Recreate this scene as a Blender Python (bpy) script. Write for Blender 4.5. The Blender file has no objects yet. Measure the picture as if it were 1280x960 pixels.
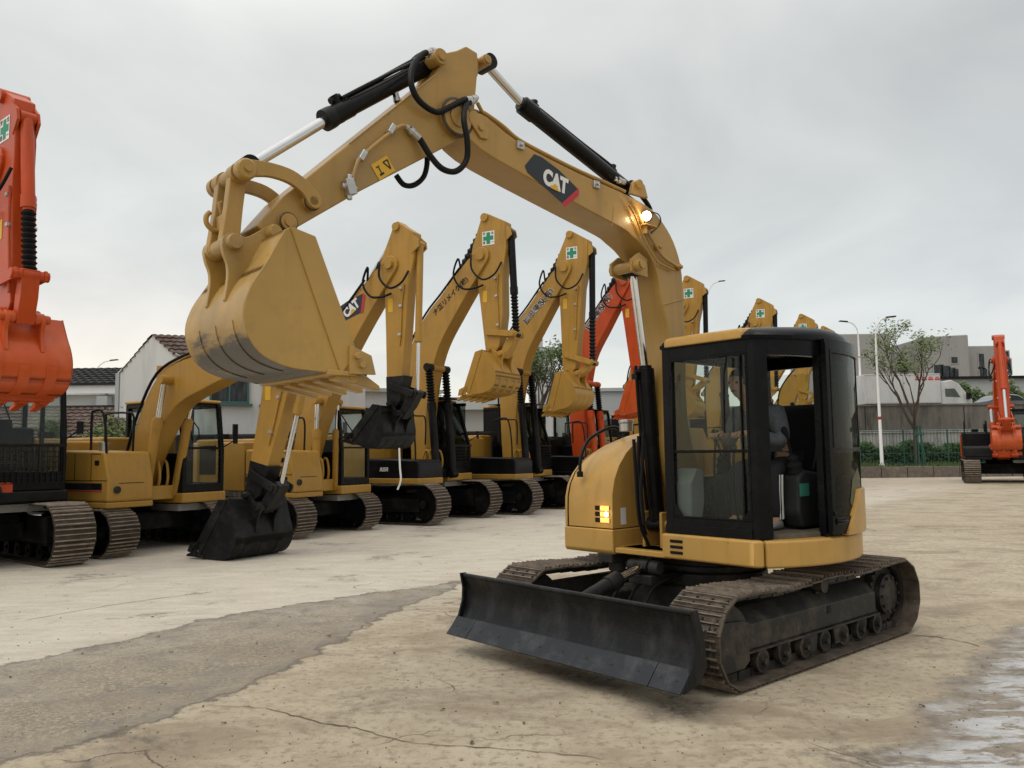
import bpy, bmesh, math, random
from mathutils import Vector, Matrix
random.seed(7)
PI=math.pi
S=bpy.context.scene
COL=S.collection
# ------------------------------------------------------------ camera, sky, sun, exposure
CAM_H=1.616; PITCH=.0852; ROLL=-.0121; FPX=1014.4
cam=bpy.data.cameras.new('camera'); cam.sensor_width=36; cam.lens=36*FPX/1280
cam.clip_start=.1; cam.clip_end=2000
co=bpy.data.objects.new('camera',cam); COL.objects.link(co); S.camera=co
co.matrix_world=Matrix.Translation((0,0,CAM_H)) @ Matrix.Rotation(PI/2+PITCH,4,'X') @ Matrix.Rotation(ROLL,4,'Z')
S.render.resolution_x=1024; S.render.resolution_y=768
S.view_settings.view_transform='Standard'; S.view_settings.look='None'
S.view_settings.exposure=0.0; S.view_settings.gamma=1.0
SUN_EL=math.radians(58); SUN_AZ=math.radians(222)   # azimuth measured clockwise from +Y (behind the camera, a little left)
w=bpy.data.worlds.new("World"); S.world=w; w.use_nodes=True
nt=w.node_tree; N=nt.nodes; L=nt.links; N.clear()
def wn(t,**k):
    n=N.new(t)
    for a,b in k.items(): setattr(n,a,b)
    return n
out=wn('ShaderNodeOutputWorld'); bg=wn('ShaderNodeBackground'); bg2=wn('ShaderNodeBackground'); addn=wn('ShaderNodeAddShader')
sky=wn('ShaderNodeTexSky',sky_type='NISHITA'); sky.sun_disc=False; sky.sun_elevation=SUN_EL; sky.sun_rotation=SUN_AZ
L.new(sky.outputs[0],bg.inputs[0]); bg.inputs[1].default_value=.05
tc=wn('ShaderNodeTexCoord'); sep=wn('ShaderNodeSeparateXYZ'); L.new(tc.outputs['Generated'],sep.inputs[0])
# cloud deck: flatten the direction so that the clouds stretch towards the horizon
zz=wn('ShaderNodeMath',operation='ADD'); L.new(sep.outputs['Z'],zz.inputs[0]); zz.inputs[1].default_value=.28
dv=wn('ShaderNodeVectorMath',operation='DIVIDE'); cmb=wn('ShaderNodeCombineXYZ')
for i in range(3): L.new(zz.outputs[0],cmb.inputs[i])
L.new(tc.outputs['Generated'],dv.inputs[0]); L.new(cmb.outputs[0],dv.inputs[1])
n1=wn('ShaderNodeTexNoise'); n1.inputs['Scale'].default_value=1.7; n1.inputs['Detail'].default_value=6; n1.inputs['Roughness'].default_value=.5; n1.inputs['Distortion'].default_value=.6
L.new(dv.outputs[0],n1.inputs['Vector'])
rmp=wn('ShaderNodeMapRange'); rmp.inputs['From Min'].default_value=.3; rmp.inputs['From Max'].default_value=.7; rmp.inputs['To Min'].default_value=.88; rmp.inputs['To Max'].default_value=1.17
L.new(n1.outputs['Fac'],rmp.inputs['Value'])
cr=wn('ShaderNodeValToRGB'); L.new(sep.outputs['Z'],cr.inputs[0])
e=cr.color_ramp.elements
e[0].position=0; e[0].color=(.68,.60,.51,1); e[1].position=1; e[1].color=(1.30,1.22,1.12,1)
for p,c in ((.10,(.60,.565,.50)),(.22,(.565,.545,.468)),(.42,(.575,.56,.488)),(.62,(.85,.83,.76))):
    q=e.new(p); q.color=(*c,1)
# the cloud cover is greyer towards the right (+X), brighter and warmer low on the left
xr=wn('ShaderNodeMapRange'); L.new(sep.outputs['X'],xr.inputs['Value']); xr.inputs['From Min'].default_value=-.6; xr.inputs['From Max'].default_value=.6; xr.inputs['To Min'].default_value=1.1; xr.inputs['To Max'].default_value=.9
m1=wn('ShaderNodeMath',operation='MULTIPLY'); L.new(rmp.outputs[0],m1.inputs[0]); L.new(xr.outputs[0],m1.inputs[1])
gl=wn('ShaderNodeMapRange'); gl.interpolation_type='SMOOTHSTEP'; L.new(sep.outputs['Z'],gl.inputs['Value']); gl.inputs['From Min'].default_value=.27; gl.inputs['From Max'].default_value=.06
gx_=wn('ShaderNodeMapRange'); gx_.interpolation_type='SMOOTHSTEP'; L.new(sep.outputs['X'],gx_.inputs['Value']); gx_.inputs['From Min'].default_value=.05; gx_.inputs['From Max'].default_value=-.45
gm_=wn('ShaderNodeMath',operation='MULTIPLY'); L.new(gl.outputs[0],gm_.inputs[0]); L.new(gx_.outputs[0],gm_.inputs[1])
wm=wn('ShaderNodeMix'); wm.data_type='RGBA'; L.new(gm_.outputs[0],wm.inputs[0]); L.new(cr.outputs[0],wm.inputs[6]); wm.inputs[7].default_value=(.74,.635,.52,1)
L.new(wm.outputs[2],bg2.inputs[0]); L.new(m1.outputs[0],bg2.inputs[1])
L.new(bg.outputs[0],addn.inputs[0]); L.new(bg2.outputs[0],addn.inputs[1]); L.new(addn.outputs[0],out.inputs[0])
sl=bpy.data.lights.new('sun','SUN'); sl.energy=1.0; sl.angle=math.radians(30); sl.color=(1,.95,.88)
so=bpy.data.objects.new('sun',sl); COL.objects.link(so)
sd=Vector((math.sin(SUN_AZ)*math.cos(SUN_EL),math.cos(SUN_AZ)*math.cos(SUN_EL),math.sin(SUN_EL)))
so.rotation_euler=(sd).to_track_quat('Z','Y').to_euler(); so.location=(0,-10,30)

# ------------------------------------------------------------ surveying helpers (photo point -> metres on a known plane)
def ray(px,py):
    X=px-640; Y=py-480; c,s=math.cos(-ROLL),math.sin(-ROLL)
    X,Y=X*c-Y*s,X*s+Y*c
    c,s=math.cos(PITCH),math.sin(PITCH)
    return Vector((X,FPX*c+Y*s,FPX*s-Y*c))
class Frame:
    def __init__(s,x,y,fx,fy):
        n=math.hypot(fx,fy); s.x=x; s.y=y; s.F=(fx/n,fy/n); s.Lv=(-fy/n,fx/n); s.yaw=math.atan2(fy,fx)
    def loc(s,p): a,b=p[0]-s.x,p[1]-s.y; return Vector((a*s.F[0]+b*s.F[1],a*s.Lv[0]+b*s.Lv[1],p[2]))
    def _r(s,px,py):
        d=ray(px,py); o=s.loc((0,0,CAM_H)); return o,Vector((d.x*s.F[0]+d.y*s.F[1],d.x*s.Lv[0]+d.y*s.Lv[1],d.z))
    def Y(s,px,py,v): o,d=s._r(px,py); return o+d*((v-o.y)/d.y)
    def X(s,px,py,v): o,d=s._r(px,py); return o+d*((v-o.x)/d.x)
    def Z(s,px,py,v): o,d=s._r(px,py); return o+d*((v-o.z)/d.z)
    def prof(s,pts,y): return [(q.x,q.z) for q in (s.Y(a,b,y) for a,b in pts)]
G0=Frame(0,0,1,0)     # world frame: x right, y depth
def gw(px,py,depth): return G0.Y(px,py,depth)
def ground(px,py): return G0.Z(px,py,0)

# ------------------------------------------------------------ materials
MATS={}
def mat(name,col,rough=.5,metal=0,noise=.12,nscale=6,dirt=None,dirt_amt=0,dscale=2.5,bump=0,bscale=60,coat=0,spec=.3,stretch=None):
    if name in MATS: return MATS[name]
    m=bpy.data.materials.new(name); m.use_nodes=True; nt=m.node_tree; b=nt.nodes['Principled BSDF']; MATS[name]=m
    b.inputs['Roughness'].default_value=rough; b.inputs['Metallic'].default_value=metal
    b.inputs['Coat Weight'].default_value=coat; b.inputs['Specular IOR Level'].default_value=spec
    tc=nt.nodes.new('ShaderNodeTexCoord'); src=tc.outputs['Object']
    if stretch:
        mp=nt.nodes.new('ShaderNodeMapping'); mp.inputs['Scale'].default_value=stretch; nt.links.new(src,mp.inputs[0]); src=mp.outputs[0]
    n=nt.nodes.new('ShaderNodeTexNoise'); n.inputs['Scale'].default_value=nscale; n.inputs['Detail'].default_value=7; n.inputs['Roughness'].default_value=.62
    nt.links.new(src,n.inputs['Vector'])
    r=nt.nodes.new('ShaderNodeMapRange'); r.inputs['From Min'].default_value=.25; r.inputs['From Max'].default_value=.75; r.inputs['To Min'].default_value=1-noise; r.inputs['To Max'].default_value=1+noise
    nt.links.new(n.outputs['Fac'],r.inputs['Value'])
    mu=nt.nodes.new('ShaderNodeVectorMath'); mu.operation='SCALE'; mu.inputs[0].default_value=col; nt.links.new(r.outputs[0],mu.inputs['Scale'])
    last=mu.outputs[0]
    rr=nt.nodes.new('ShaderNodeMapRange'); rr.inputs['To Min'].default_value=max(.05,rough-.12); rr.inputs['To Max'].default_value=min(1,rough+.15)
    nt.links.new(n.outputs['Fac'],rr.inputs['Value']); nt.links.new(rr.outputs[0],b.inputs['Roughness'])
    if dirt:
        d=nt.nodes.new('ShaderNodeTexNoise'); d.inputs['Scale'].default_value=dscale; d.inputs['Detail'].default_value=10; d.inputs['Roughness'].default_value=.72
        nt.links.new(src,d.inputs['Vector'])
        dr=nt.nodes.new('ShaderNodeMapRange'); dr.inputs['From Min'].default_value=.48; dr.inputs['From Max'].default_value=.68; dr.inputs['To Max'].default_value=dirt_amt
        nt.links.new(d.outputs['Fac'],dr.inputs['Value'])
        mx=nt.nodes.new('ShaderNodeMix'); mx.data_type='RGBA'; nt.links.new(dr.outputs[0],mx.inputs[0]); nt.links.new(last,mx.inputs[6]); mx.inputs[7].default_value=(*dirt,1); last=mx.outputs[2]
    if coat:
        c_=nt.nodes.new('ShaderNodeTexNoise'); c_.inputs['Scale'].default_value=11; c_.inputs['Detail'].default_value=7; c_.inputs['Roughness'].default_value=.7; nt.links.new(src,c_.inputs['Vector'])
        k_=nt.nodes.new('ShaderNodeMapRange'); k_.inputs['From Min'].default_value=.675; k_.inputs['From Max'].default_value=.70; k_.inputs['To Max'].default_value=.75; nt.links.new(c_.outputs['Fac'],k_.inputs['Value'])
        s_=nt.nodes.new('ShaderNodeMapping'); s_.inputs['Scale'].default_value=(7,7,.7); nt.links.new(src,s_.inputs[0])
        t_=nt.nodes.new('ShaderNodeTexNoise'); t_.inputs['Scale'].default_value=1.3; t_.inputs['Detail'].default_value=6; nt.links.new(s_.outputs[0],t_.inputs['Vector'])
        g_=nt.nodes.new('ShaderNodeMapRange'); g_.inputs['From Min'].default_value=.52; g_.inputs['From Max'].default_value=.72; g_.inputs['To Max'].default_value=.28; nt.links.new(t_.outputs['Fac'],g_.inputs['Value'])
        for f_,cc in ((g_.outputs[0],tuple(x*.5 for x in col)),(k_.outputs[0],tuple(.25*x+.012 for x in col))):
            mx=nt.nodes.new('ShaderNodeMix'); mx.data_type='RGBA'; nt.links.new(f_,mx.inputs[0]); nt.links.new(last,mx.inputs[6]); mx.inputs[7].default_value=(*cc,1); last=mx.outputs[2]
    nt.links.new(last,b.inputs['Base Color'])
    if bump:
        bn=nt.nodes.new('ShaderNodeTexNoise'); bn.inputs['Scale'].default_value=bscale; bn.inputs['Detail'].default_value=5; nt.links.new(src,bn.inputs['Vector'])
        bu=nt.nodes.new('ShaderNodeBump'); bu.inputs['Strength'].default_value=bump; bu.inputs['Distance'].default_value=.01
        nt.links.new(bn.outputs['Fac'],bu.inputs['Height']); nt.links.new(bu.outputs[0],b.inputs['Normal'])
    return m
def glass(name,tint,rough=.03,op=0.0,film=(.1,.11,.1)):
    m=bpy.data.materials.new(name); m.use_nodes=True; nt=m.node_tree; nt.nodes.clear(); MATS[name]=m
    o=nt.nodes.new('ShaderNodeOutputMaterial'); t=nt.nodes.new('ShaderNodeBsdfTransparent'); t.inputs[0].default_value=(*tint,1)
    g=nt.nodes.new('ShaderNodeBsdfGlossy'); g.inputs['Roughness'].default_value=rough
    lw=nt.nodes.new('ShaderNodeLayerWeight'); lw.inputs[0].default_value=.5
    pw=nt.nodes.new('ShaderNodeMath'); pw.operation='POWER'; nt.links.new(lw.outputs['Facing'],pw.inputs[0]); pw.inputs[1].default_value=4.5
    fr=nt.nodes.new('ShaderNodeMath'); fr.operation='MULTIPLY_ADD'; nt.links.new(pw.outputs[0],fr.inputs[0]); fr.inputs[1].default_value=.5; fr.inputs[2].default_value=.018
    mx=nt.nodes.new('ShaderNodeMixShader'); nt.links.new(fr.outputs[0],mx.inputs[0]); nt.links.new(t.outputs[0],mx.inputs[1]); nt.links.new(g.outputs[0],mx.inputs[2])
    df=nt.nodes.new('ShaderNodeBsdfDiffuse'); df.inputs[0].default_value=(*film,1)
    m2=nt.nodes.new('ShaderNodeMixShader'); nt.links.new(mx.outputs[0],m2.inputs[1]); nt.links.new(df.outputs[0],m2.inputs[2])
    # rain film and dust: streaky, so it stays on the pane
    tc=nt.nodes.new('ShaderNodeTexCoord'); mp=nt.nodes.new('ShaderNodeMapping'); mp.inputs['Scale'].default_value=(5,5,1.2); nt.links.new(tc.outputs['Object'],mp.inputs[0])
    n=nt.nodes.new('ShaderNodeTexNoise'); n.inputs['Scale'].default_value=1.6; n.inputs['Detail'].default_value=3; nt.links.new(mp.outputs[0],n.inputs['Vector'])
    r=nt.nodes.new('ShaderNodeMapRange'); r.inputs['From Min'].default_value=.35; r.inputs['From Max'].default_value=.75; r.inputs['To Min'].default_value=op*.4; r.inputs['To Max'].default_value=op*1.8
    nt.links.new(n.outputs['Fac'],r.inputs['Value']); nt.links.new(r.outputs[0],m2.inputs[0]); nt.links.new(m2.outputs[0],o.inputs[0])
    return m
def emis(name,col,st):
    m=bpy.data.materials.new(name); m.use_nodes=True; b=m.node_tree.nodes['Principled BSDF']
    b.inputs['Base Color'].default_value=(*col,1); b.inputs['Emission Color'].default_value=(*col,1); b.inputs['Emission Strength'].default_value=st; MATS[name]=m; return m
YEL=mat('yellow_paint',(.46,.268,.066),.36,noise=.09,nscale=1.6,dirt=(.30,.18,.06),dirt_amt=.5,dscale=1.7,coat=.1,bump=.04,bscale=25)
YELW=mat('yellow_paint_worn',(.36,.213,.054),.40,noise=.10,nscale=2.5,dirt=(.23,.17,.09),dirt_amt=.5,dscale=1.6,coat=.12,bump=.05,bscale=30)
YELB=mat('bucket_paint',(.40,.245,.064),.38,noise=.13,nscale=1.7,dirt=(.20,.14,.065),dirt_amt=.65,dscale=1.9,coat=.15,bump=.06,bscale=18)
YELR=mat('yellow_paint_row',(.375,.205,.034),.42,noise=.08,nscale=2,dirt=(.22,.14,.05),dirt_amt=.4,dscale=1.1,coat=.05)
ORA=mat('orange_paint',(.44,.055,.007),.38,noise=.1,nscale=2,dirt=(.30,.05,.012),dirt_amt=.4,dscale=1.2,coat=.03)
ORB=mat('orange_paint_bucket',(.50,.075,.011),.42,noise=.1,nscale=2,dirt=(.40,.14,.07),dirt_amt=.45,dscale=2,coat=.15,bump=.05,bscale=20)
BLK=mat('black_paint',(.0045,.0045,.005),.34,noise=.25,nscale=4,dirt=(.022,.021,.02),dirt_amt=.5,dscale=2.2,spec=.16)
CABK=mat('cab_black',(.0035,.004,.0048),.27,noise=.3,nscale=7,dirt=(.013,.014,.0145),dirt_amt=.45,dscale=5,bump=.10,bscale=40,spec=.13)
BLK2=mat('black_worn_steel',(.006,.006,.0065),.45,spec=.2,noise=.35,nscale=6,dirt=(.045,.042,.036),dirt_amt=.5,dscale=3.5,bump=.25,bscale=30)
BWEAR=mat('bucket_paint_scuffed',(.40,.245,.066),.38,noise=.10,nscale=2,dirt=(.17,.14,.09),dirt_amt=.5,dscale=1.9,coat=.1,bump=.08,bscale=18)
def _wear(m):     # bare, grey scraped steel along the bottom of the shell
    nt=m.node_tree; b=nt.nodes['Principled BSDF']; src=b.inputs['Base Color'].links[0].from_socket
    tc=nt.nodes.new('ShaderNodeTexCoord'); sp=nt.nodes.new('ShaderNodeSeparateXYZ'); nt.links.new(tc.outputs['Object'],sp.inputs[0])
    mp=nt.nodes.new('ShaderNodeMapping'); mp.inputs['Scale'].default_value=(2.0,.9,3.2); nt.links.new(tc.outputs['Object'],mp.inputs[0])
    n=nt.nodes.new('ShaderNodeTexNoise'); n.inputs['Scale'].default_value=2.2; n.inputs['Detail'].default_value=9; n.inputs['Roughness'].default_value=.68; nt.links.new(mp.outputs[0],n.inputs['Vector'])
    a=nt.nodes.new('ShaderNodeMapRange'); a.inputs['From Min'].default_value=2.44; a.inputs['From Max'].default_value=2.10; a.inputs['To Max'].default_value=.42; nt.links.new(sp.outputs['Z'],a.inputs['Value'])
    ad=nt.nodes.new('ShaderNodeMath'); ad.operation='ADD'; nt.links.new(a.outputs[0],ad.inputs[0]); nt.links.new(n.outputs['Fac'],ad.inputs[1])
    r=nt.nodes.new('ShaderNodeMapRange'); r.inputs['From Min'].default_value=.70; r.inputs['From Max'].default_value=.82; r.inputs['To Max'].default_value=.95; nt.links.new(ad.outputs[0],r.inputs['Value'])
    mx=nt.nodes.new('ShaderNodeMix'); mx.data_type='RGBA'; nt.links.new(r.outputs[0],mx.inputs[0]); nt.links.new(src,mx.inputs[6]); mx.inputs[7].default_value=(.062,.057,.050,1); nt.links.new(mx.outputs[2],b.inputs['Base Color'])
_wear(BWEAR)
RUB=mat('rubber_hose',(.007,.007,.0075),.5,noise=.2,nscale=20,spec=.15)
CHR=mat('chrome_rod',(.62,.62,.62),.12,metal=1,noise=.05,nscale=3,stretch=(1,1,8))
STL=mat('bright_steel',(.45,.44,.42),.35,metal=.8,noise=.2,nscale=30)
TRK=mat('track_steel',(.075,.060,.046),.6,metal=.25,noise=.45,nscale=9,dirt=(.20,.155,.11),dirt_amt=.55,dscale=7,bump=.5,bscale=60)
TRKR=mat('track_steel_row',(.045,.034,.026),.6,metal=.2,noise=.4,nscale=9,dirt=(.14,.11,.085),dirt_amt=.6,dscale=5,bump=.3,bscale=50)
GRO=mat('worn_grousers',(.21,.17,.13),.42,metal=.45,noise=.4,nscale=14,dirt=(.06,.045,.033),dirt_amt=.6,dscale=9,bump=.4,bscale=60)
GROR=mat('worn_grousers_row',(.30,.245,.19),.5,metal=.25,noise=.35,nscale=8,dirt=(.11,.085,.065),dirt_amt=.7,dscale=6)
UND=mat('undercarriage_black',(.020,.019,.0175),.5,spec=.25,noise=.35,nscale=5,dirt=(.10,.078,.055),dirt_amt=.75,dscale=3,bump=.3,bscale=40)
UNR=mat('undercarriage_black_row',(.004,.004,.0045),.6,spec=.1,noise=.3,nscale=5,dirt=(.04,.035,.03),dirt_amt=.5,dscale=2)
CUT=mat('cutting_edge_steel',(.020,.023,.028),.42,metal=.2,noise=.14,nscale=5,dirt=(.09,.09,.09),dirt_amt=.5,dscale=5,bump=.1,bscale=50)
BLADE=mat('blade_black_steel',(.0055,.006,.007),.38,spec=.22,noise=.35,nscale=7,dirt=(.045,.045,.046),dirt_amt=.55,dscale=4.5,bump=.5,bscale=22,stretch=(1,1,.5))
GLS=glass('cab_glass',(.86,.90,.87),.02,.04)
GLD=glass('dark_cab_glass',(.42,.47,.44),.03,.04,(.03,.035,.033))
GLC=glass('clear_cab_glass',(.88,.91,.90),.03,.02)
GLM=glass('window_glass',(.18,.21,.22),.05,.3,(.12,.14,.15))
SEAT=mat('seat_fabric',(.007,.007,.008),.85,noise=.2)
PLAS=mat('grey_plastic',(.018,.019,.02),.6,noise=.15)
WHT=mat('white_paint',(.68,.68,.66),.5,noise=.05)
GRN=mat('sign_green',(.02,.22,.12),.5,noise=.05)
DKD=mat('decal_dark',(.022,.026,.034),.45,noise=.05)
RED=mat('decal_red',(.42,.03,.04),.45,noise=.05)
DYE=mat('decal_yellow',(.62,.36,.03),.45,noise=.05)
INK=mat('decal_ink',(.015,.015,.02),.5,noise=.05)
GRT=mat('galvanised_walkway',(.20,.19,.175),.6,noise=.2,nscale=12)
LAMPM=emis('lamp_glow',(1,.80,.50),9)
LAMPO=emis('lamp_glow_orange',(1,.42,.10),1.3)

# ------------------------------------------------------------ mesh helpers
class MB:
    def __init__(s): s.b=bmesh.new(); s.m=0
    def faces(s,vs,fs,smooth=None):
        v=[s.b.verts.new(p) for p in vs]
        for f in fs:
            try:
                fc=s.b.faces.new([v[i] for i in f]); fc.material_index=s.m
            except ValueError: pass
        return s
    def box(s,c,d,M=None):
        M=M or Matrix.Identity(3); c=Vector(c); vs=[]
        for z in (-.5,.5):
            for x,y in ((-.5,-.5),(.5,-.5),(.5,.5),(-.5,.5)): vs.append(c+M@Vector((x*d[0],y*d[1],z*d[2])))
        return s.faces(vs,[(3,2,1,0),(4,5,6,7),(0,1,5,4),(1,2,6,5),(2,3,7,6),(3,0,4,7)])
    def bx(s,x0,x1,y0,y1,z0,z1): return s.box(((x0+x1)/2,(y0+y1)/2,(z0+z1)/2),(abs(x1-x0),abs(y1-y0),abs(z1-z0)))
    def prism(s,pts,y0,y1):       # polygon in xz pulled along y
        n=len(pts); a=sum(pts[i][0]*pts[(i+1)%n][1]-pts[(i+1)%n][0]*pts[i][1] for i in range(n))
        if a>0: pts=pts[::-1]
        if y0>y1: y0,y1=y1,y0
        vs=[(x,y0,z) for x,z in pts]+[(x,y1,z) for x,z in pts]
        return s.faces(vs,[tuple(range(n))[::-1],tuple(range(n,2*n))]+[(i,(i+1)%n,n+(i+1)%n,n+i) for i in range(n)])
    def ring(s,c,ax,r,seg,up=None):
        ax=ax.normalized(); u=ax.orthogonal().normalized() if up is None else (up-ax*up.dot(ax)).normalized(); v=ax.cross(u)
        return [s.b.verts.new(c+(u*math.cos(2*PI*i/seg)+v*math.sin(2*PI*i/seg))*r) for i in range(seg)],u
    def loft(s,rings,cap=True):
        for a,b in zip(rings,rings[1:]):
            n=len(a)
            for i in range(n):
                f=s.b.faces.new((a[i],a[(i+1)%n],b[(i+1)%n],b[i])); f.material_index=s.m
        if cap:
            f=s.b.faces.new(rings[0][::-1]); f.material_index=s.m; f=s.b.faces.new(rings[-1]); f.material_index=s.m
    def lathe(s,p0,p1,prof,seg=20):    # prof: (t along, radius)
        p0=Vector(p0); p1=Vector(p1); ax=p1-p0; u=None; rs=[]
        for t,r in prof:
            q,u=s.ring(p0+ax*t,ax,max(r,.0005),seg,u); rs.append(q)
        s.loft(rs); return s
    def cyl(s,p0,p1,r,seg=20,r1=None): return s.lathe(p0,p1,[(0,r),(1,r if r1 is None else r1)],seg)
    def tube(s,pts,r,seg=8,smooth=6,taper=None):
        P=[Vector(p) for p in pts]
        if smooth and len(P)>2:
            Q=[]
            for i in range(len(P)-1):
                a=P[max(i-1,0)];b=P[i];c=P[i+1];d=P[min(i+2,len(P)-1)]
                for k in range(smooth):
                    t=k/smooth; Q.append(.5*((2*b)+(c-a)*t+(2*a-5*b+4*c-d)*t*t+(3*b-a-3*c+d)*t**3))
            P=Q+[P[-1]]
        u=None; rs=[]
        for i,p in enumerate(P):
            t=(P[min(i+1,len(P)-1)]-P[max(i-1,0)])
            if t.length<1e-7: continue
            rad=r if taper is None else r+(taper-r)*i/(len(P)-1)
            q,u=s.ring(p,t,rad,seg,u); rs.append(q)
        s.loft(rs); return s
    def build(s,name,m,parent=None,bev=0,seg=2,ang=35,smooth=True):
        me=bpy.data.meshes.new(name)
        bmesh.ops.recalc_face_normals(s.b,faces=s.b.faces)
        s.b.to_mesh(me); s.b.free()
        for k in (m if isinstance(m,(list,tuple)) else [m]): me.materials.append(k)
        if smooth:
            me.polygons.foreach_set('use_smooth',[True]*len(me.polygons))
            if not bev: me.set_sharp_from_angle(angle=math.radians(ang))
        o=bpy.data.objects.new(name,me); COL.objects.link(o)
        if parent: o.parent=parent
        if bev:
            md=o.modifiers.new('bevel','BEVEL'); md.width=bev; md.segments=seg; md.limit_method='ANGLE'; md.angle_limit=math.radians(28); md.harden_normals=True
        return o
def tag(o,label=None,cat=None,group=None,kind=None):
    if label: o['label']=label
    if cat: o['category']=cat
    if group: o['group']=group
    if kind: o['kind']=kind
    return o
def empty(name,loc,rz,label,cat,group=None,sc=1):
    o=bpy.data.objects.new(name,None); COL.objects.link(o); o.location=loc; o.rotation_euler=(0,0,rz); o.scale=(sc,)*3
    o.empty_display_size=.3
    return tag(o,label,cat,group)
def copy_tree(o,parent=None):
    c=o.copy(); COL.objects.link(c)
    if parent: c.parent=parent
    for ch in list(o.children): copy_tree(ch,c)
    return c
def rot2(p,a,o=(0,0)): c,s=math.cos(a),math.sin(a); return (o[0]+p[0]*c-p[1]*s,o[1]+p[0]*s+p[1]*c)
def smooth2(pts,k=4):
    out=[]; n=len(pts)
    for i in range(n-1):
        a=pts[max(i-1,0)];b=pts[i];c=pts[i+1];d=pts[min(i+2,n-1)]
        for j in range(k):
            t=j/k; out.append(tuple(.5*((2*b[q])+(c[q]-a[q])*t+(2*a[q]-5*b[q]+4*c[q]-d[q])*t*t+(3*b[q]-a[q]-3*c[q]+d[q])*t**3) for q in (0,1)))
    return out+[pts[-1]]
def text_mesh(body,size,origin,udir,vdir,off,name,m,parent,shear=0,bold=0,align='CENTER'):
    c=bpy.data.curves.new('t','FONT'); c.body=body; c.size=size; c.align_x=align; c.align_y='CENTER'; c.shear=shear; c.offset=bold; c.extrude=.0015
    t=bpy.data.objects.new('t',c); COL.objects.link(t); bpy.context.view_layer.update()
    me=bpy.data.meshes.new_from_object(t.evaluated_get(bpy.context.evaluated_depsgraph_get()))
    bpy.data.objects.remove(t)
    u=Vector(udir).normalized(); v=Vector(vdir).normalized(); n=u.cross(v)
    me.transform(Matrix.Translation(Vector(origin)+n*off)@Matrix(((u.x,v.x,n.x),(u.y,v.y,n.y),(u.z,v.z,n.z))).to_4x4())
    me.materials.clear(); me.materials.append(m)
    o=bpy.data.objects.new(name,me); COL.objects.link(o); o.parent=parent; return o
def flat(mb,pts,o,u,v,off=0,th=.002):       # thin decal polygon given in (u,v) metres about o
    o=Vector(o); u=Vector(u).normalized(); v=Vector(v).normalized(); n=u.cross(v); k=len(pts)
    a=[o+u*x+v*y+n*off for x,y in pts]; b=[p+n*th for p in a]
    a_=sum(pts[i][0]*pts[(i+1)%k][1]-pts[(i+1)%k][0]*pts[i][1] for i in range(k))
    mb.faces(a+b,[tuple(range(k)),tuple(range(k,2*k))]+[(i,(i+1)%k,k+(i+1)%k,k+i) for i in range(k)])
def ram(name,parent,p0,pm,p1,r,rr,m,mrod=None,seg=20,boot=None):
    """hydraulic cylinder: barrel p0-pm, piston rod pm-p1; eyes at both ends"""
    p0=Vector(p0);pm=Vector(pm);p1=Vector(p1); L=(pm-p0).length; q=.10*r/.06/L
    b=MB(); b.lathe(p0,pm,[(0,r*.62),(.02,r*.95),(.04,r),(1-1.5*q,r),(1-1.5*q+.001,r*1.14),(1-.25*q,r*1.14),(1-.24*q,r*.9),(1,r*.85)],seg)
    b.cyl(p0-Vector((0,r*1.15,0)),p0+Vector((0,r*1.15,0)),r*.95,seg)
    o=b.build(name,m,parent)
    if boot:
        b=MB(); n=11; pr=[]
        for i in range(n):
            pr+=[((i)/n,rr*1.25),((i+.5)/n,rr*2.0)]
        b.lathe(pm,p1+(pm-p1)*.06,pr+[(1,rr*1.25)],seg); b.build('rubber_boot',boot,o,smooth=False)
    b=MB(); b.cyl(pm-(pm-p0)*.05,p1,rr,seg); b.build('piston_rod',mrod or CHR,o)
    b=MB(); b.cyl(p1-Vector((0,r*1.1,0)),p1+Vector((0,r*1.1,0)),rr*1.75,seg)
    b.build('rod_eye',m if not boot else mrod or m,o)
    return o
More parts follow.
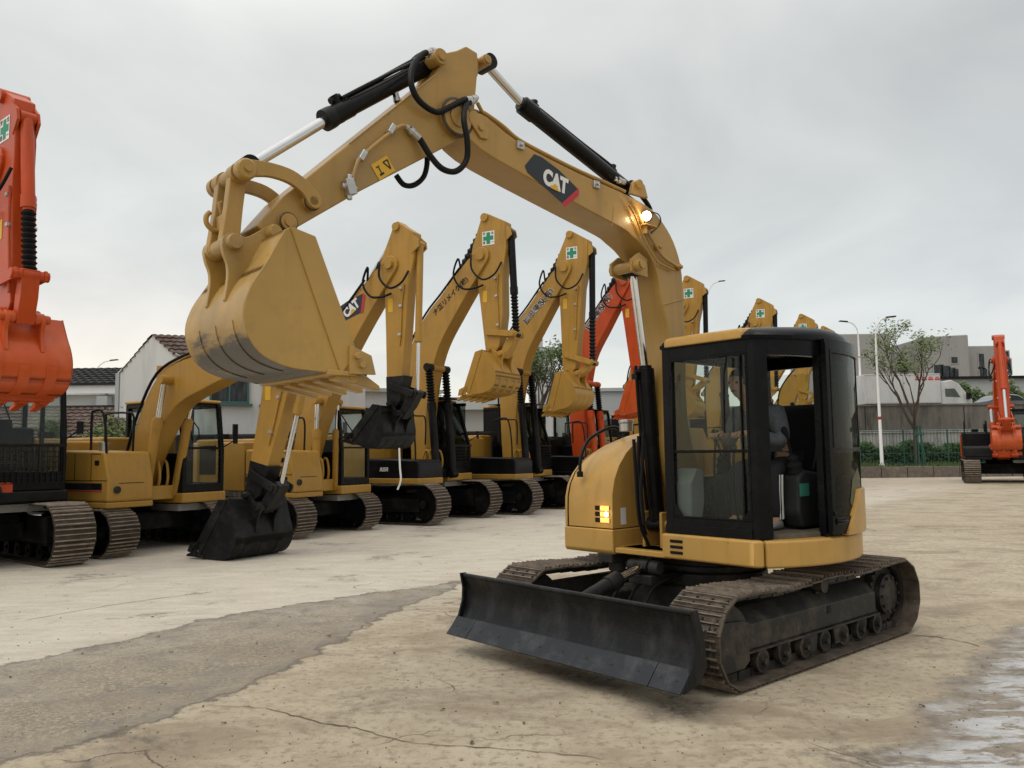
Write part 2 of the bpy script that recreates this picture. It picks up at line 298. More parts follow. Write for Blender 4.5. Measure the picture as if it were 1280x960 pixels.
# ------------------------------------------------------------ crawler track
def make_track(parent,hl,h,y0,y1,n,mshoe,mfr,gh=.022,detail=True,out=1,sag=.03,sx=1):
    mgr=GRO if detail else GROR
    R=h/2-gh*.5; Rp=R-gh*.5
    segs=[]; Lb=2*hl; La=PI*Rp; T=2*Lb+2*La; sh=[]
    for i in range(n):
        s=T*i/n
        if s<Lb: p=(-hl+s,gh); a=0
        elif s<Lb+La: t=(s-Lb)/Rp; p=(hl+Rp*math.sin(t),gh+Rp-Rp*math.cos(t)); a=t
        elif s<2*Lb+La:
            u=(s-Lb-La)/Lb; p=(hl-u*Lb,gh+2*Rp-sag*math.sin(PI*u)*math.sin(PI*u*2)**2); a=PI
        else: t=(s-2*Lb-La)/Rp; p=(-hl-Rp*math.sin(t),gh+Rp+Rp*math.cos(t)); a=PI+t
        sh.append((p,a))
    p_=T/n; b=MB()
    k=.49*p_
    prof=[(-k,.014),(-k,0),(k,0),(k,.014)]; gr_=[[(-.405*p_,.002),(-.38*p_,-gh),(-.335*p_,-gh),(-.31*p_,.002)],[(-.04*p_,.002),(-.022*p_,-gh*.75),(.022*p_,-gh*.75),(.04*p_,.002)],[(.305*p_,.002),(.325*p_,-gh*.75),(.37*p_,-gh*.75),(.39*p_,.002)]]
    for (px,pz),a in sh:
        j=random.uniform(-.012,.012)
        b.m=0; b.prism([rot2((t,nn),a+j,(px,pz)) for t,nn in prof],y0,y1); b.m=2; yj=random.uniform(0,.012)
        for g_ in gr_: b.prism([rot2((t,nn),a+j,(px,pz)) for t,nn in g_],y0+.012+yj,y1-.012-yj)
    if detail:      # shoe bolts
        b.m=1
        for (px,pz),a in sh:
            for yy in (y0+.1*(y1-y0),y0+.36*(y1-y0),y0+.64*(y1-y0),y0+.9*(y1-y0)):
                for t in (-.17*p_,.17*p_):
                    q=rot2((t,-.004),a,(px,pz)); d=rot2((0,-.009),a,q)
                    b.cyl((q[0],yy,q[1]),(d[0],yy,d[1]),.011,6)
    tr=b.build('track',[mshoe,mfr,mgr],parent)
    ym=(y0+y1)/2; yo=y1 if out>0 else y0
    # chain links inside the shoes
    b=MB()
    for (px,pz),a in sh:
        for yy in (ym-.07,ym+.07):
            q=rot2((0,.04),a,(px,pz)); b.box((q[0],yy,q[1]),(p_*.9,.03,.06),Matrix.Rotation(-a,3,'Y'))
    b.build('track_chain',mfr,tr)
    zc=gh+Rp; xr=hl
    b=MB(); b.cyl((xr,ym-.10,zc),(xr,ym+.10,zc),Rp-.09,28); b.cyl((xr,ym-.03,zc),(xr,ym+.03,zc),Rp-.05,28); b.cyl((xr,yo-.10*out,zc),(xr,ym,zc),.10,20); b.build('idler',mfr,tr)
    b=MB()
    ns=21
    pts=[]
    for i in range(ns*2):
        r=(Rp-.035) if i%2 else (Rp-.085); aa=PI*2*i/(ns*2); pts.append((-xr+r*math.cos(aa),zc+r*math.sin(aa)))
    b.prism(pts,ym-.035,ym+.035); b.build('sprocket',mfr,tr)
    b=MB(); b.lathe((-xr,ym-.1*out,zc),(-xr,yo-.13*out,zc),[(0,.2*h/.62),(.55,.22*h/.62),(.6,.17*h/.62),(.92,.165*h/.62),(1,.12*h/.62)],28)
    if detail:
        for i in range(10):
            aa=2*PI*i/10; q=Vector((-xr+.14*h/.62*math.cos(aa),yo-.13*out,zc+.14*h/.62*math.sin(aa))); b.cyl(q,q+Vector((0,.012*out,0)),.014,6)
    b.build('final_drive',mfr,tr)
    for i in range(7 if h>.5 else 5):
        xx=-xr*.72+i*xr*1.44/6; zr=gh+.085*h/.62+.02
        b=MB(); b.cyl((xx,ym-.13,zr),(xx,ym+.13,zr),.058*h/.62,18); b.cyl((xx,ym-.13,zr),(xx,ym-.08,zr),.072*h/.62,18); b.cyl((xx,ym+.08,zr),(xx,ym+.13,zr),.078*h/.62,18)
        b.cyl((xx,ym-.158,zr),(xx,ym+.158,zr),.022,12); b.build('track_roller',mfr,tr)
    b=MB(); b.cyl((-.1,ym-.09,h-.115*h/.62),(-.1,ym+.09,h-.115*h/.62),.055*h/.62,16); b.box((-.1,ym,h-.17*h/.62),(.05,.05,.1)); b.build('carrier_roller',mfr,tr)
    # frame: a slanted-top box girder with bottom flange and idler guard
    b=MB(); x0=-xr+.30*h/.62; x1=xr-.12; zb=.20*h/.62+.01; zt=.47*h/.62
    w0=ym-(.11 if detail else .185); w1=ym+(.11 if detail else .185); sl=.10*h/.62
    yo2=w1 if out>0 else w0; yi2=w0 if out>0 else w1
    sec=[(yi2,zb),(yo2,zb),(yo2,zt-sl),(yi2+(yo2-yi2)*.45,zt),(yi2,zt)]
    n5=5; vs=[(x0,a_,b_) for a_,b_ in sec]+[(x1,a_,b_) for a_,b_ in sec]
    b.faces(vs,[tuple(range(n5)),tuple(range(n5,2*n5))]+[(i,(i+1)%n5,n5+(i+1)%n5,n5+i) for i in range(n5)])
    b.bx(x0-.02,x1+.01,w0-.03,w1+.03,zb-.018,zb-.002)
    fr=b.build('track_frame',mfr,tr,bev=.008)
    if detail:
        for xx in (-.62,-.22,.20,.60):
            b=MB(); b.prism([(xx-.09,zb),(xx+.09,zb),(xx+.06,gh+.055),(xx-.06,gh+.055)],yo2-.01*out,yo2+.02*out); b.build('track_guard',mfr,tr,bev=.006)
        b=MB(); z=zt-sl
        yf=yo2+.002*out
        gp=[(x1-.05,zb-.06),(x1+.02,zb-.1),(x1+.33,zb-.105),(x1+.43,zb-.02),(x1+.44,zb+.22),(x1+.40,zb+.25),(x1+.02,zb+.22),(x1-.05,zb+.2)]
        b.prism(gp,yf,yf+.03*out); b.build('idler_guard',mfr,tr,bev=.006)
        b=MB(); b.bx(x0+.78,x0+.84,yo2-.001,yo2+.004*out,zb+.1,zb+.16); b.build('grease_port',RUB,tr)
    return tr
# ------------------------------------------------------------ buckets, arms and booms
BPROF=smooth2([(-.06,-.05),(-.16,-.24),(-.245,-.38),(-.285,-.52),(-.255,-.66),(-.17,-.755),(-.03,-.805),(.12,-.818),(.28,-.825)],4)   # back of a unit bucket: hinge pin at 0,0, back to -x, mouth to +x
def bucket_at(parent,hinge,ang,sc,yc,hw,m,teeth=5,flip=1,straps=3,ears=True,label=None,cutm=None,side_lip=True,earw=.17):
    """hinge (x,z); ang turns the unit bucket; flip=-1 mirrors it so that it opens the other way"""
    def T(p): q=rot2((p[0]*sc*flip,p[1]*sc),ang); return (hinge[0]+q[0],hinge[1]+q[1])
    mo=[(.30,-.02),(.80,-.80)]
    side=[T(p) for p in BPROF]+[T((.36,-.70)),T((.06,-.045)),T((-.02,-.03))]
    b=MB()
    th=.018*sc
    for y in (yc-hw,yc+hw-th): b.prism(side,y,y+th)
    # shell: back sheet between the side plates
    inner=[]
    sh=[T(p) for p in BPROF]
    P=[T(p) for p in [(-.02,-.03)]+BPROF]
    n=len(P); off=[]; b.m=1 if isinstance(m,list) else 0
    for i in range(n):
        a=P[max(i-1,0)]; c=P[min(i+1,n-1)]; dx,dz=c[0]-a[0],c[1]-a[1]; l=math.hypot(dx,dz)
        k=th*1.1*flip; off.append((P[i][0]-dz/l*k,P[i][1]+dx/l*k))
    for i in range(n-1):
        b.prism([P[i],P[i+1],off[i+1],off[i]],yc-hw+.001,yc+hw-.001)
    # leading edge strips (thicker, a little proud of the side plates)
    b.m=0
    st=[T((-.035,-.028)),T((.12,-.06)),T((.39,-.70)),T((.285,-.828))]
    for y0,y1 in ((yc-hw-.012*sc,yc-hw+.012*sc),(yc+hw-.012*sc,yc+hw+.012*sc)): b.prism(st,y0,y1)
    bmesh.ops.remove_doubles(b.b,verts=b.b.verts,dist=.0004)
    bo=b.build('bucket',m,parent,bev=.005*sc,seg=1)
    if label: bo['label']=label
    b=MB(); b.prism([T((.20,-.835)),T((.20,-.805)),T((.36,-.81)),T((.38,-.835))],yc-hw-.02*sc,yc+hw+.02*sc); mm=m[0] if isinstance(m,list) else m; b.build('lip',cutm or mm,bo,bev=.004)
    for i in range(teeth):
        y=yc-hw+.05*sc+(2*hw-.10*sc)*i/(teeth-1); w=.045*sc
        b=MB(); b.prism([T((.27,-.795)),T((.26,-.855)),T((.38,-.875)),T((.41,-.865)),T((.39,-.805))],y-w,y+w)
        p=[T((.375,-.872)),T((.39,-.806)),T((.47,-.828)),T((.555,-.880)),T((.558,-.908))]
        b.prism(p,y-w*.8,y+w*.8)
        q=T((.36,-.84)); b.cyl((q[0],y-w*1.15,q[1]),(q[0],y+w*1.15,q[1]),.014*sc,10)
        b.build('tooth',cutm or mm,bo,bev=.004*sc,seg=1)
    if side_lip:
        for sgn in (-1,1):
            b=MB(); y=yc+sgn*(hw+.012*sc)
            b.prism([T((.33,-.66)),T((.47,-.71)),T((.50,-.82)),T((.33,-.825))],y,y+sgn*.022*sc)
            for c in ((.37,-.72),(.40,-.77)):
                q=T(c); b.cyl((q[0],y,q[1]),(q[0],y+sgn*.05*sc,q[1]),.02*sc,8)
            b.build('side_cutter',cutm or mm,bo,bev=.003,seg=1)
    for i in range(straps):     # wear straps down the back
        y=yc-hw+(2*hw)*(i+.8)/(straps+.6); pr=BPROF[13:26]; w=.05*sc
        A=[T(p) for p in pr]; b=MB(); O=[]
        for j in range(len(A)):
            a=A[max(j-1,0)]; c=A[min(j+1,len(A)-1)]; dx,dz=c[0]-a[0],c[1]-a[1]; l=math.hypot(dx,dz); k=-.005*sc*flip
            O.append((A[j][0]-dz/l*k,A[j][1]+dx/l*k))
        for j in range(len(A)-1): b.prism([A[j],A[j+1],O[j+1],O[j]],y-w,y+w)
        bmesh.ops.remove_doubles(b.b,verts=b.b.verts,dist=.0004)
        b.build('wear_strap',m[1] if isinstance(m,list) else m,bo)
    if ears:
        e2=T((-.235,-.095)); b=MB()
        for s_ in (-1,1):
            y=yc+s_*earw
            ear=smooth2([T((.05,-.06)),T((.05,.03)),T((0,.055)),T((-.08,.0)),T((-.16,-.05)),T((-.235,-.04)),T((-.292,-.095)),T((-.285,-.16)),T((-.262,-.22)),T((-.258,-.30)),T((-.275,-.42))],3)
            b.prism(ear+[T((-.255,-.44)),T((-.15,-.24)),T((-.05,-.06))],y-.018*sc,y+.018*sc)
        eo=b.build('bucket_ear',mm,bo,bev=.005,seg=1)
        b=MB(); yy=earw+.07*sc
        b.lathe((e2[0],yc-yy,e2[1]),(e2[0],yc+yy,e2[1]),[(0,.04*sc),(.03,.045*sc),(.12,.045*sc),(.13,.058*sc),(.30,.058*sc),(.31,.05*sc),(.69,.05*sc),(.7,.058*sc),(.87,.058*sc),(.88,.045*sc),(.97,.045*sc),(1,.04*sc)],18)
        b.lathe((hinge[0],yc-yy,hinge[1]),(hinge[0],yc+yy,hinge[1]),[(0,.035*sc),(.04,.045*sc),(.96,.045*sc),(1,.035*sc)],18)
        b.build('pin_boss',mm,bo)
    return bo,T
def poly_thick(parent,name,poly,yc,hw,m,bev=.012,seg=2):
    b=MB(); b.prism(poly,yc-hw,yc+hw); return b.build(name,m,parent,bev=bev,seg=seg)
def green_cross(parent,c,y,s=.34,facing=-1,m=None):
    u=(1,0,0) if facing<0 else (-1,0,0); b=MB(); o=(c[0],y,c[1])
    flat(b,[(-s*.5,-s*.5),(s*.5,-s*.5),(s*.5,s*.5),(-s*.5,s*.5)],o,u,(0,0,1),.001)
    sg=b.build('safety_sticker',WHT,parent); b=MB(); a=s*.42; t=s*.15
    flat(b,[(-t,-a),(t,-a),(t,-t),(a,-t),(a,t),(t,t),(t,a),(-t,a),(-t,t),(-a,t),(-a,-t),(-t,-t)],o,u,(0,0,1),.0045)
    b.build('green_cross',m or GRN,sg)
    for qx,qz,tx in ((-.34,.33,'安'),(.34,.33,'全'),(-.34,-.33,'第'),(.34,-.33,'一')):
        text_mesh(tx,s*.24,(c[0]+(qx*s if facing<0 else -qx*s),y,c[1]+qz*s),u,(0,0,1),.005,'sticker_lettering',INK,sg)
    return sg
# ------------------------------------------------------------ boom / arm outlines
def spine_poly(st,k=6):
    P=smooth2([p for p,_ in st],k); W=smooth2([(w_,0) for _,w_ in st],k); n=len(P); a=[];b=[]
    for i in range(n):
        p,q=P[max(i-1,0)],P[min(i+1,n-1)]; dx,dz=q[0]-p[0],q[1]-p[1]; l=math.hypot(dx,dz) or 1; h=W[i][0]/2
        a.append((P[i][0]-dz/l*h,P[i][1]+dx/l*h)); b.append((P[i][0]+dz/l*h,P[i][1]-dx/l*h))
    def capp(c,r,d,s_):   # half round end
        return [(c[0]+r*math.cos(d+s_*t),c[1]+r*math.sin(d+s_*t)) for t in (-PI/3,-PI/6,0,PI/6,PI/3)]
    d1=math.atan2(P[-1][1]-P[-2][1],P[-1][0]-P[-2][0]); d0=math.atan2(P[0][1]-P[1][1],P[0][0]-P[1][0])
    return a+capp(P[-1],W[-1][0]/2,d1,-1)+b[::-1]+capp(P[0],W[0][0]/2,d0,-1),a,b
def loc2(P,E_,pts):     # (u along P->E, v to the forward side) -> xz
    dx,dz=E_[0]-P[0],E_[1]-P[1]; l=math.hypot(dx,dz); u=(dx/l,dz/l); v=(-u[1],u[0])
    return [(P[0]+u[0]*a+v[0]*b,P[1]+u[1]*a+v[1]*b) for a,b in pts],l
def row_front(root,K,boom,armE,cls,m,mb,bsc,brot,bhw,**o):
    """boom, arm, bucket and rams of a parked machine. boom: stations ((x,z),width); armE: bucket pin"""
    hw=(.24 if cls==20 else .19)*o.get('slim',1); ah=hw*.72; vs=o.get('slim',1)
    q=1 if cls==20 else .82; mt=o.get('mtool',m)
    yc=0; bk=spine_poly(boom); bp=poly_thick(root,'boom',bk[0],yc,hw,m,bev=.02)
    tip=boom[-1][0]; top=bk[1]
    bend=boom[2][0] if len(boom)>4 else boom[1][0]
    for s_ in (-1,1):
        b=MB(); b.cyl((tip[0],s_*hw,tip[1]),(tip[0],s_*(hw+.06),tip[1]),.11*q,18); b.build('pin_boss',m,bp)
    A,_=loc2(tip,armE,[(a_,b_*vs) for a_,b_ in ((-1.02,.10),(-1.04,.20),(-.98,.30),(-.72,.70),(-.10,.68),(.6,.50),(1.5,.42))])
    dx,dz=armE[0]-tip[0],armE[1]-tip[1]; l=math.hypot(dx,dz)
    B_,_=loc2(tip,armE,[(l-.05,.24),(l+.10,.10),(l+.10,-.06),(l-.02,-.14),(l*.5,-.17),(.45,-.20),(.16,-.30),(-.10,-.30),(-.30,-.24),(-.80,.0)])
    sc=lambda L_: [(tip[0]+(x-tip[0]),tip[1]+(z-tip[1])) for x,z in L_]
    if cls!=20:
        A,_=loc2(tip,armE,[(-.86,.08),(-.88,.17),(-.80,.26),(-.60,.56),(-.10,.56),(.5,.42),(1.3,.35)])
        B_,_=loc2(tip,armE,[(l-.05,.20),(l+.08,.08),(l+.08,-.06),(l-.02,-.12),(l*.5,-.14),(.40,-.17),(.14,-.26),(-.08,-.26),(-.25,-.2),(-.66,.0)])
    ap=poly_thick(root,'arm',A+B_,yc,ah,m,bev=.015)
    if o.get('dark_end'):     # dark painted lower end of the arm
        Q,_=loc2(tip,armE,[(l-.55,.315),(l-.05,.205),(l+.083,.083),(l+.083,-.063),(l-.02,-.123),(l-.55,-.137)])
        poly_thick(ap,'arm_end',Q,yc,ah+.006,BLK2,bev=.01)
    # heel lugs and cross
    c,_=loc2(tip,armE,[(-.40,.22),(-.93,.19),(-.62*q,.62*q+.06),(l*.55,.36)])
    if o.get('cross',True) and 'cross' in o: green_cross(ap,c[0],-(ah+.002),.34,-1)
    for (uu,ww) in ((-.93*q,.17*q),):
        t,_=loc2(tip,armE,[(uu,ww)]); b=MB(); b.cyl((t[0][0],-ah-.05,t[0][1]),(t[0][0],ah+.05,t[0][1]),.10*q,16); b.build('pin_boss',m,ap)
    t,_=loc2(tip,armE,[(-.42*q,.74*q*vs)]); b=MB()
    for s_ in (-1,1): b.prism([loc2(tip,armE,[z])[0][0] for z in ((-.72*q,.60*q*vs),(-.52*q,.82*q*vs),(-.36*q,.84*q*vs),(-.2*q,.62*q*vs))],s_*.13-.02,s_*.13+.02)
    b.build('ram_bracket',m,ap)
    # bucket
    bo,T=bucket_at(root,armE,math.radians(brot),bsc,yc,bhw,mb,flip=-1,earw=.17*q+.05,cutm=o.get('cutm'),straps=3)
    ear=T((-.235,-.095))
    # bucket linkage
    lp=o['lp']; ia,_=loc2(tip,armE,[(l-.42*q,.02)])
    b=MB()
    for s_ in (-1,1):
        y=s_*(ah+.045)
        pl,_=loc2(ia[0],lp,[(-.07,.07),(-.09,0),(-.07,-.07)]); ll=math.hypot(lp[0]-ia[0][0],lp[1]-ia[0][1])
        p2,_=loc2(ia[0],lp,[(ll+.07,-.07),(ll+.09,0),(ll+.07,.07)])
        b.prism(pl+p2,y-.02,y+.02)
    b.cyl((lp[0],-ah-.10,lp[1]),(lp[0],ah+.10,lp[1]),.07*q,16)
    b.build('idler_link',mt,ap,bev=.008)
    b=MB(); ll=math.hypot(ear[0]-lp[0],ear[1]-lp[1]); pl,_=loc2(lp,ear,[(-.08,.06),(-.08,-.06),(ll*.5,-.1),(ll+.08,-.07),(ll+.08,.07),(ll*.5,.1)]); b.prism(pl,-ah*.8,ah*.8); b.build('bucket_link',mt,root,bev=.01)
    hd=loc2(tip,armE,[(-.44*q,.76*q*vs)])[0][0]
    hv=Vector((hd[0],0,hd[1])); lv=Vector((lp[0],0,lp[1])); r=.085*q
    bc=ram('bucket_cylinder',root,hv,hv.lerp(lv,o.get('bram',.62)),lv,r,.048*q,o.get('cylm',m),boot=RUB if o.get('boot') else None)
    # arm cylinder on the boom's back
    nn=len(top); i0=int(nn*o.get('acyl',.42)); p0=Vector((top[i0][0],0,top[i0][1])); tn=(Vector((top[i0+1][0],0,top[i0+1][1]))-p0).normalized(); nrm=Vector((-tn.z,0,tn.x))
    h2=loc2(tip,armE,[(-.93*q,.17*q)])[0][0]; p1=Vector((h2[0],0,h2[1]))-0*nrm
    p0=p0+nrm*.16
    b=MB(); b.prism([(p0.x-tn.x*.2-nrm.x*.22,p0.z-tn.z*.2-nrm.z*.22),(p0.x-nrm.x*-.09,p0.z-nrm.z*-.09),(p0.x+tn.x*.3-nrm.x*.22,p0.z+tn.z*.3-nrm.z*.22)],-.12,.12); b.build('ram_bracket',m,bp)
    ram('arm_cylinder',root,p0,p0.lerp(p1,.6),p1,.095*q,.052*q,o.get('cylm',m),boot=RUB if o.get('boot') else None)
    # boom rams
    foot=Vector((boom[0][0][0]+.62,0,1.12 if cls==20 else .95)); hb=o.get('ramtop',(bend[0]+.22,bend[1]-.5))
    for s_ in (-1,1):
        y=s_*(hw+.12); a=Vector((foot.x,y,foot.z)); c_=Vector((hb[0],y,hb[1]))
        ram('boom_cylinder',root,a,a.lerp(c_,.68),c_,.10*q,.055*q,o.get('bcylm',m),boot=RUB if o.get('boot') else None)
    b=MB(); b.cyl((hb[0],-hw-.22,hb[1]),(hb[0],hw+.22,hb[1]),.085*q,16); b.build('pin_boss',m,bp)
    # hoses: steel pipes and hoses on top of the boom, loops at the joint
    for j,(yy,mm,rr) in enumerate(((-.13,m,.02),(.13,m,.02),(-.19,RUB,.026),(.02,RUB,.024))):
        b=MB(); pts=[]
        for i in range(int(nn*.12),int(nn*.93),3):
            a=Vector((top[i][0],yy,top[i][1])); c=Vector((top[min(i+1,nn-1)][0],yy,top[min(i+1,nn-1)][1])); t=(c-a).normalized()
            pts.append(a+Vector((-t.z,0,t.x))*(.035+.03*(j>1)+.008*math.sin(i*.9+j)))
        b.tube(pts,rr,8,4); b.build('hose_pipe' if j<2 else 'hose',mm,bp)
    tp=Vector((tip[0],0,tip[1])); ud=Vector((dx/l,0,dz/l)); vd=Vector((-ud.z,0,ud.x))
    def AP(u_,v_,y): q3=tp+ud*u_*q+vd*v_*q; q3.y=y; return q3
    def OF(x,z,y): return Vector((tip[0]+x*q,y,tip[1]+z*q))
    tq=lambda f_,y: Vector((top[int(nn*f_)][0],y,top[int(nn*f_)][1]+.03))
    for pts in ([tq(.86,-hw+.03),OF(-.60,-.02,-hw-.08),OF(-.70,-.42,-hw-.13),OF(-.48,-.76,-hw-.12),OF(-.16,-.80,-hw-.08),OF(.06,-.72,-ah-.05)],
                [tq(.91,-hw+.08),OF(-.22,.05,-hw-.10),OF(-.16,-.35,-hw-.15),OF(.12,-.62,-hw-.13),OF(.42,-.52,-hw-.08),OF(.56,-.22,-ah-.04)],
                [tq(.88,hw-.03),OF(-.5,-.2,hw+.12),OF(-.2,-.6,hw+.14),OF(.2,-.6,ah+.04)]):
        b=MB(); b.tube(pts,.024,8,7); b.build('hose',RUB,ap)
    for yy in (-ah-.02,ah+.02):
        b=MB(); pts=[AP(.52 if yy<0 else .7,.40,yy),AP(1.0,.33,yy),AP(1.6,.30,yy),AP(2.0,.26,yy)]; b.tube(pts,.017,8,4)
        b.build('hose_pipe',m,ap)
        b=MB()
        for u_ in (.62,1.05,1.75): q3=AP(u_,.36-.05*u_,yy); b.box((q3.x,yy*1.05,q3.z),(.07,.05,.05))
        b.build('pipe_clamp',STL,ap,bev=.004)
    b=MB(); cq=loc2(tip,armE,[(1.0*q,-.02)])[0][0]; flat(b,[(-.06,-.14),(.06,-.14),(.06,.14),(-.06,.14)],(cq[0],-(ah+.002),cq[1]),(1,0,0),(0,0,1),.001); b.build('warning_sticker',DYE,ap)
    return bp,ap,bk
def TW(txt,size):
    c=bpy.data.curves.new('t','FONT'); c.body=txt; c.size=size; t=bpy.data.objects.new('t',c); COL.objects.link(t); bpy.context.view_layer.update(); w_=t.dimensions.x; bpy.data.objects.remove(t); return w_
def boom_text(bp,txt,size,p0,p1,y,m=None,white=True):
    u=Vector((p1[0]-p0[0],0,p1[1]-p0[1])).normalized(); v=Vector((-u.z,0,u.x))
    c=((p0[0]+p1[0])/2,y,(p0[1]+p1[1])/2)
    size*=math.hypot(p1[0]-p0[0],p1[1]-p0[1])/TW(txt,size)
    if white: text_mesh(txt,size,c,u,v,.003,'lettering_outline',WHT,bp,bold=size*.045)
    return text_mesh(txt,size,c,u,v,.006,'lettering',m or INK,bp,bold=size*(.012 if white else .022))
def cat_decal(parent,o,u,v,s,swoosh=True):
    """dark panel with white letters, a yellow triangle and a red corner; s = panel length"""
    b=MB(); P=[(-.5,.02),(-.46,-.06),(.38,-.30),(.5,-.22),(.5,.06),(.46,.085),(.0,.20),(-.34,.24),(-.45,.20)]
    P=[(-.50,-.02),(-.44,-.09),(.27,-.30),(.36,-.23),(.49,-.05),(.50,.02),(.10,.155),(-.22,.21),(-.36,.20)]
    flat(b,[(x*s,z*s) for x,z in P],o,u,v,.002); d=b.build('emblem',DKD,parent)
    b=MB(); flat(b,[(x*s,z*s) for x,z in [(.20,-.30),(.28,-.32),(.52,-.06),(.505,.02),(.485,.02)]],o,u,v,.005); b.build('emblem_corner',RED,d)
    O=Vector(o); U=Vector(u).normalized(); V=Vector(v).normalized()
    tm=text_mesh('CAT',s*.285,O+U*s*.06+V*s*-.04,U*1.0,V,.006,'emblem_lettering',WHT,d,bold=s*.016)
    c0=O+U*s*.06+V*s*-.04
    for vv in tm.data.vertices: q9=vv.co-c0; vv.co=vv.co-U*(q9.dot(U)*.20)
    b=MB(); flat(b,[(x*s,z*s) for x,z in [(-.04,-.155),(.145,-.155),(.052,-.065)]],o,u,v,.009); b.build('emblem_triangle',DYE,d)
    return d
# ------------------------------------------------------------ parked machine: house, cab and undercarriage
def row_body(root,cls,m,style):
    if cls==20: W,hl,h,sw=1.49,1.83,.95,.6; zf=1.05; R=2.75; zd=.98
    else: W,hl,h,sw=1.30,1.30,.80,.55; zf=.90; R=2.05; zd=.86
    for s_,o in ((-1,-1),(1,1)):
        make_track(root,hl,h,s_*W if s_<0 else W-sw,-W+sw if s_<0 else W,44 if cls==20 else 38,TRKR,UNR,gh=.026,detail=False,out=o)
    b=MB(); b.bx(-1.0,1.0,-W+sw,W-sw,.42,zd-.2); b.cyl((0,0,.5),(0,0,zd+.06),.62,28)
    for sx in (-1,1): b.box((sx*.9,0,.5),(.25,2*(W-sw)+.1,.28))
    b.build('undercarriage_frame',UNR,root,bev=.02)
    k=1 if cls==20 else .86
    b=MB(); b.bx(-R*.55,1.42*k,-W*.42,W*.42,zf-.02,zf+.22); b.build('swing_frame',BLK if style=='new' else m,root,bev=.02)
    # right side: toolbox step, tank and engine side
    xt=1.72*k+.03; yo=W*.96; yi=W*.30
    tb=MB(); tb.prism([(.2,zf),(xt,zf),(xt,zf+.36),(xt-.12,zf+.82),(.2,zf+.86)] if style=='old' else [(.2,zf),(xt,zf),(xt,zf+.34),(xt-.05,zf+.44),(.2,zf+.48)],-yo,-yi); o=tb.build('toolbox',m if style=='old' else BLK,root,bev=.045,seg=3)
    if style=='old':
        b=MB(); b.bx(.22,xt-.15,-yo-.004,-yo+.01,zf+.20,zf+.31); b.build('side_stripe',INK,o)
        b=MB(); b.bx(.22,xt-.15,-yo-.006,-yo+.01,zf+.168,zf+.19); b.build('red_stripe',RED,o)
        b=MB()
        for i in range(3): b.bx(xt-.40,xt-.18,-yo-.012,-yo+.01,zf+.22+i*.035,zf+.24+i*.035)
        b.build('vent',RUB,o)
        b=MB()
        for xx in (.62,xt-.45): b.bx(xx,xx+.012,-yo-.003,-yo+.004,zf+.34,zf+.80)
        b.bx(.22,xt-.03,-yo-.003,-yo+.004,zf+.345,zf+.357); b.bx(xt-.42,xt-.20,-yo-.004,-yo+.004,zf+.78,zf+.795)
        b.bx(xt-.34,xt-.24,-yo-.012,-yo,zf+.60,zf+.68); b.bx(xt-.02,xt+.004,-yo+.2,-yi-.2,zf+.30,zf+.31); b.build('panel_gap',RUB,o)
        b=MB(); b.cyl((.75,-(yo+yi)/2,zf+.84),(.75,-(yo+yi)/2,zf+.96),.08,16); b.cyl((.75,-(yo+yi)/2,zf+.95),(.75,-(yo+yi)/2,zf+.99),.095,16); b.build('filler_cap',STL,o)
        b=MB(); b.cyl((xt-.005,-yo+.16,zf+.2),(xt+.03,-yo+.16,zf+.2),.06,16); b.build('headlight',GLM,o)
    b=MB(); b.bx(.2,xt+.02,-yo-.01,-yi,zf-.12,zf+.02) if style=='new' else b.bx(.2,xt,-yo,-yi,zf-.10,zf)
    b.build('side_skirt',m if style!='orange' else BLK,root,bev=.025)
    b=MB(); b.bx(-.55,.16,-yo,-yi+.1,zf,zf+1.02); b.bx(-R*.62,-.57,-yo,-yi+.1,zf,zf+1.08); b.bx(-R*.62,.0,-.35,W*.96,zf,zf+1.10)
    hb=b.build('engine_housing',m if style!='orange' else BLK,root,bev=.05,seg=3)
    b=MB(); b.bx(-R*.58,-.65,-yo-.006,-yo+.01,zf+.35,zf+.95); b.build('engine_grille',BLK,hb)
    pl=[]
    for i in range(17):
        a=PI/2+PI*i/16; pl.append((-R*.55+ (R*.45)*math.cos(a)*1.0, W*math.sin(a)))
    b=MB(); n=len(pl); vs=[(x,y,zf-.05) for x,y in pl]+[(x,y,zf+1.02) for x,y in pl]
    b.faces(vs,[tuple(range(n)),tuple(range(n,2*n))]+[(i,(i+1)%n,n+(i+1)%n,n+i) for i in range(n)]); b.build('counterweight',m,root,bev=.06,seg=3)
    b=MB(); b.cyl((-R*.45,-.5,zf+1.08),(-R*.45,-.5,zf+1.42),.06,14); b.cyl((-1.0,-.9*k,zf+1.05),(-1.0,-.9*k,zf+1.2),.14,18); b.build('exhaust_pipe',BLK,hb)
    # hand rails on the tank side
    b=MB(); y=-yo+.05; x=xt-.12
    b.tube([(x,y,zf+.15),(x-.02,y,zf+.9),(x-.12,y,zf+1.45),(x-.35,y,zf+1.5),(x-.42,y,zf+1.42),(x-.42,y,zf+.85)],.021,8,5); b.build('hand_rail',BLK,root)
    b=MB(); y=-yi-.12; b.tube([(x-.3,y,zf+.8),(x-.3,y,zf+1.42),(x-.5,y,zf+1.5),(x-1.0,y,zf+1.5),(x-1.06,y,zf+1.4),(x-1.06,y,zf+.9)],.019,8,5); b.build('hand_rail',BLK,root)
    b=MB()
    for i in range(5):
        y=-.34+.17*i; b.tube([(1.0*k,y,zf+.2),(1.15*k,y,zf+.62),(1.28*k,y,zf+.62),(1.33*k,y,zf+.35),(1.25*k,y,zf+.1)],.026,8,5)
    b.build('hose',[m if style=='old' else YELR],root)
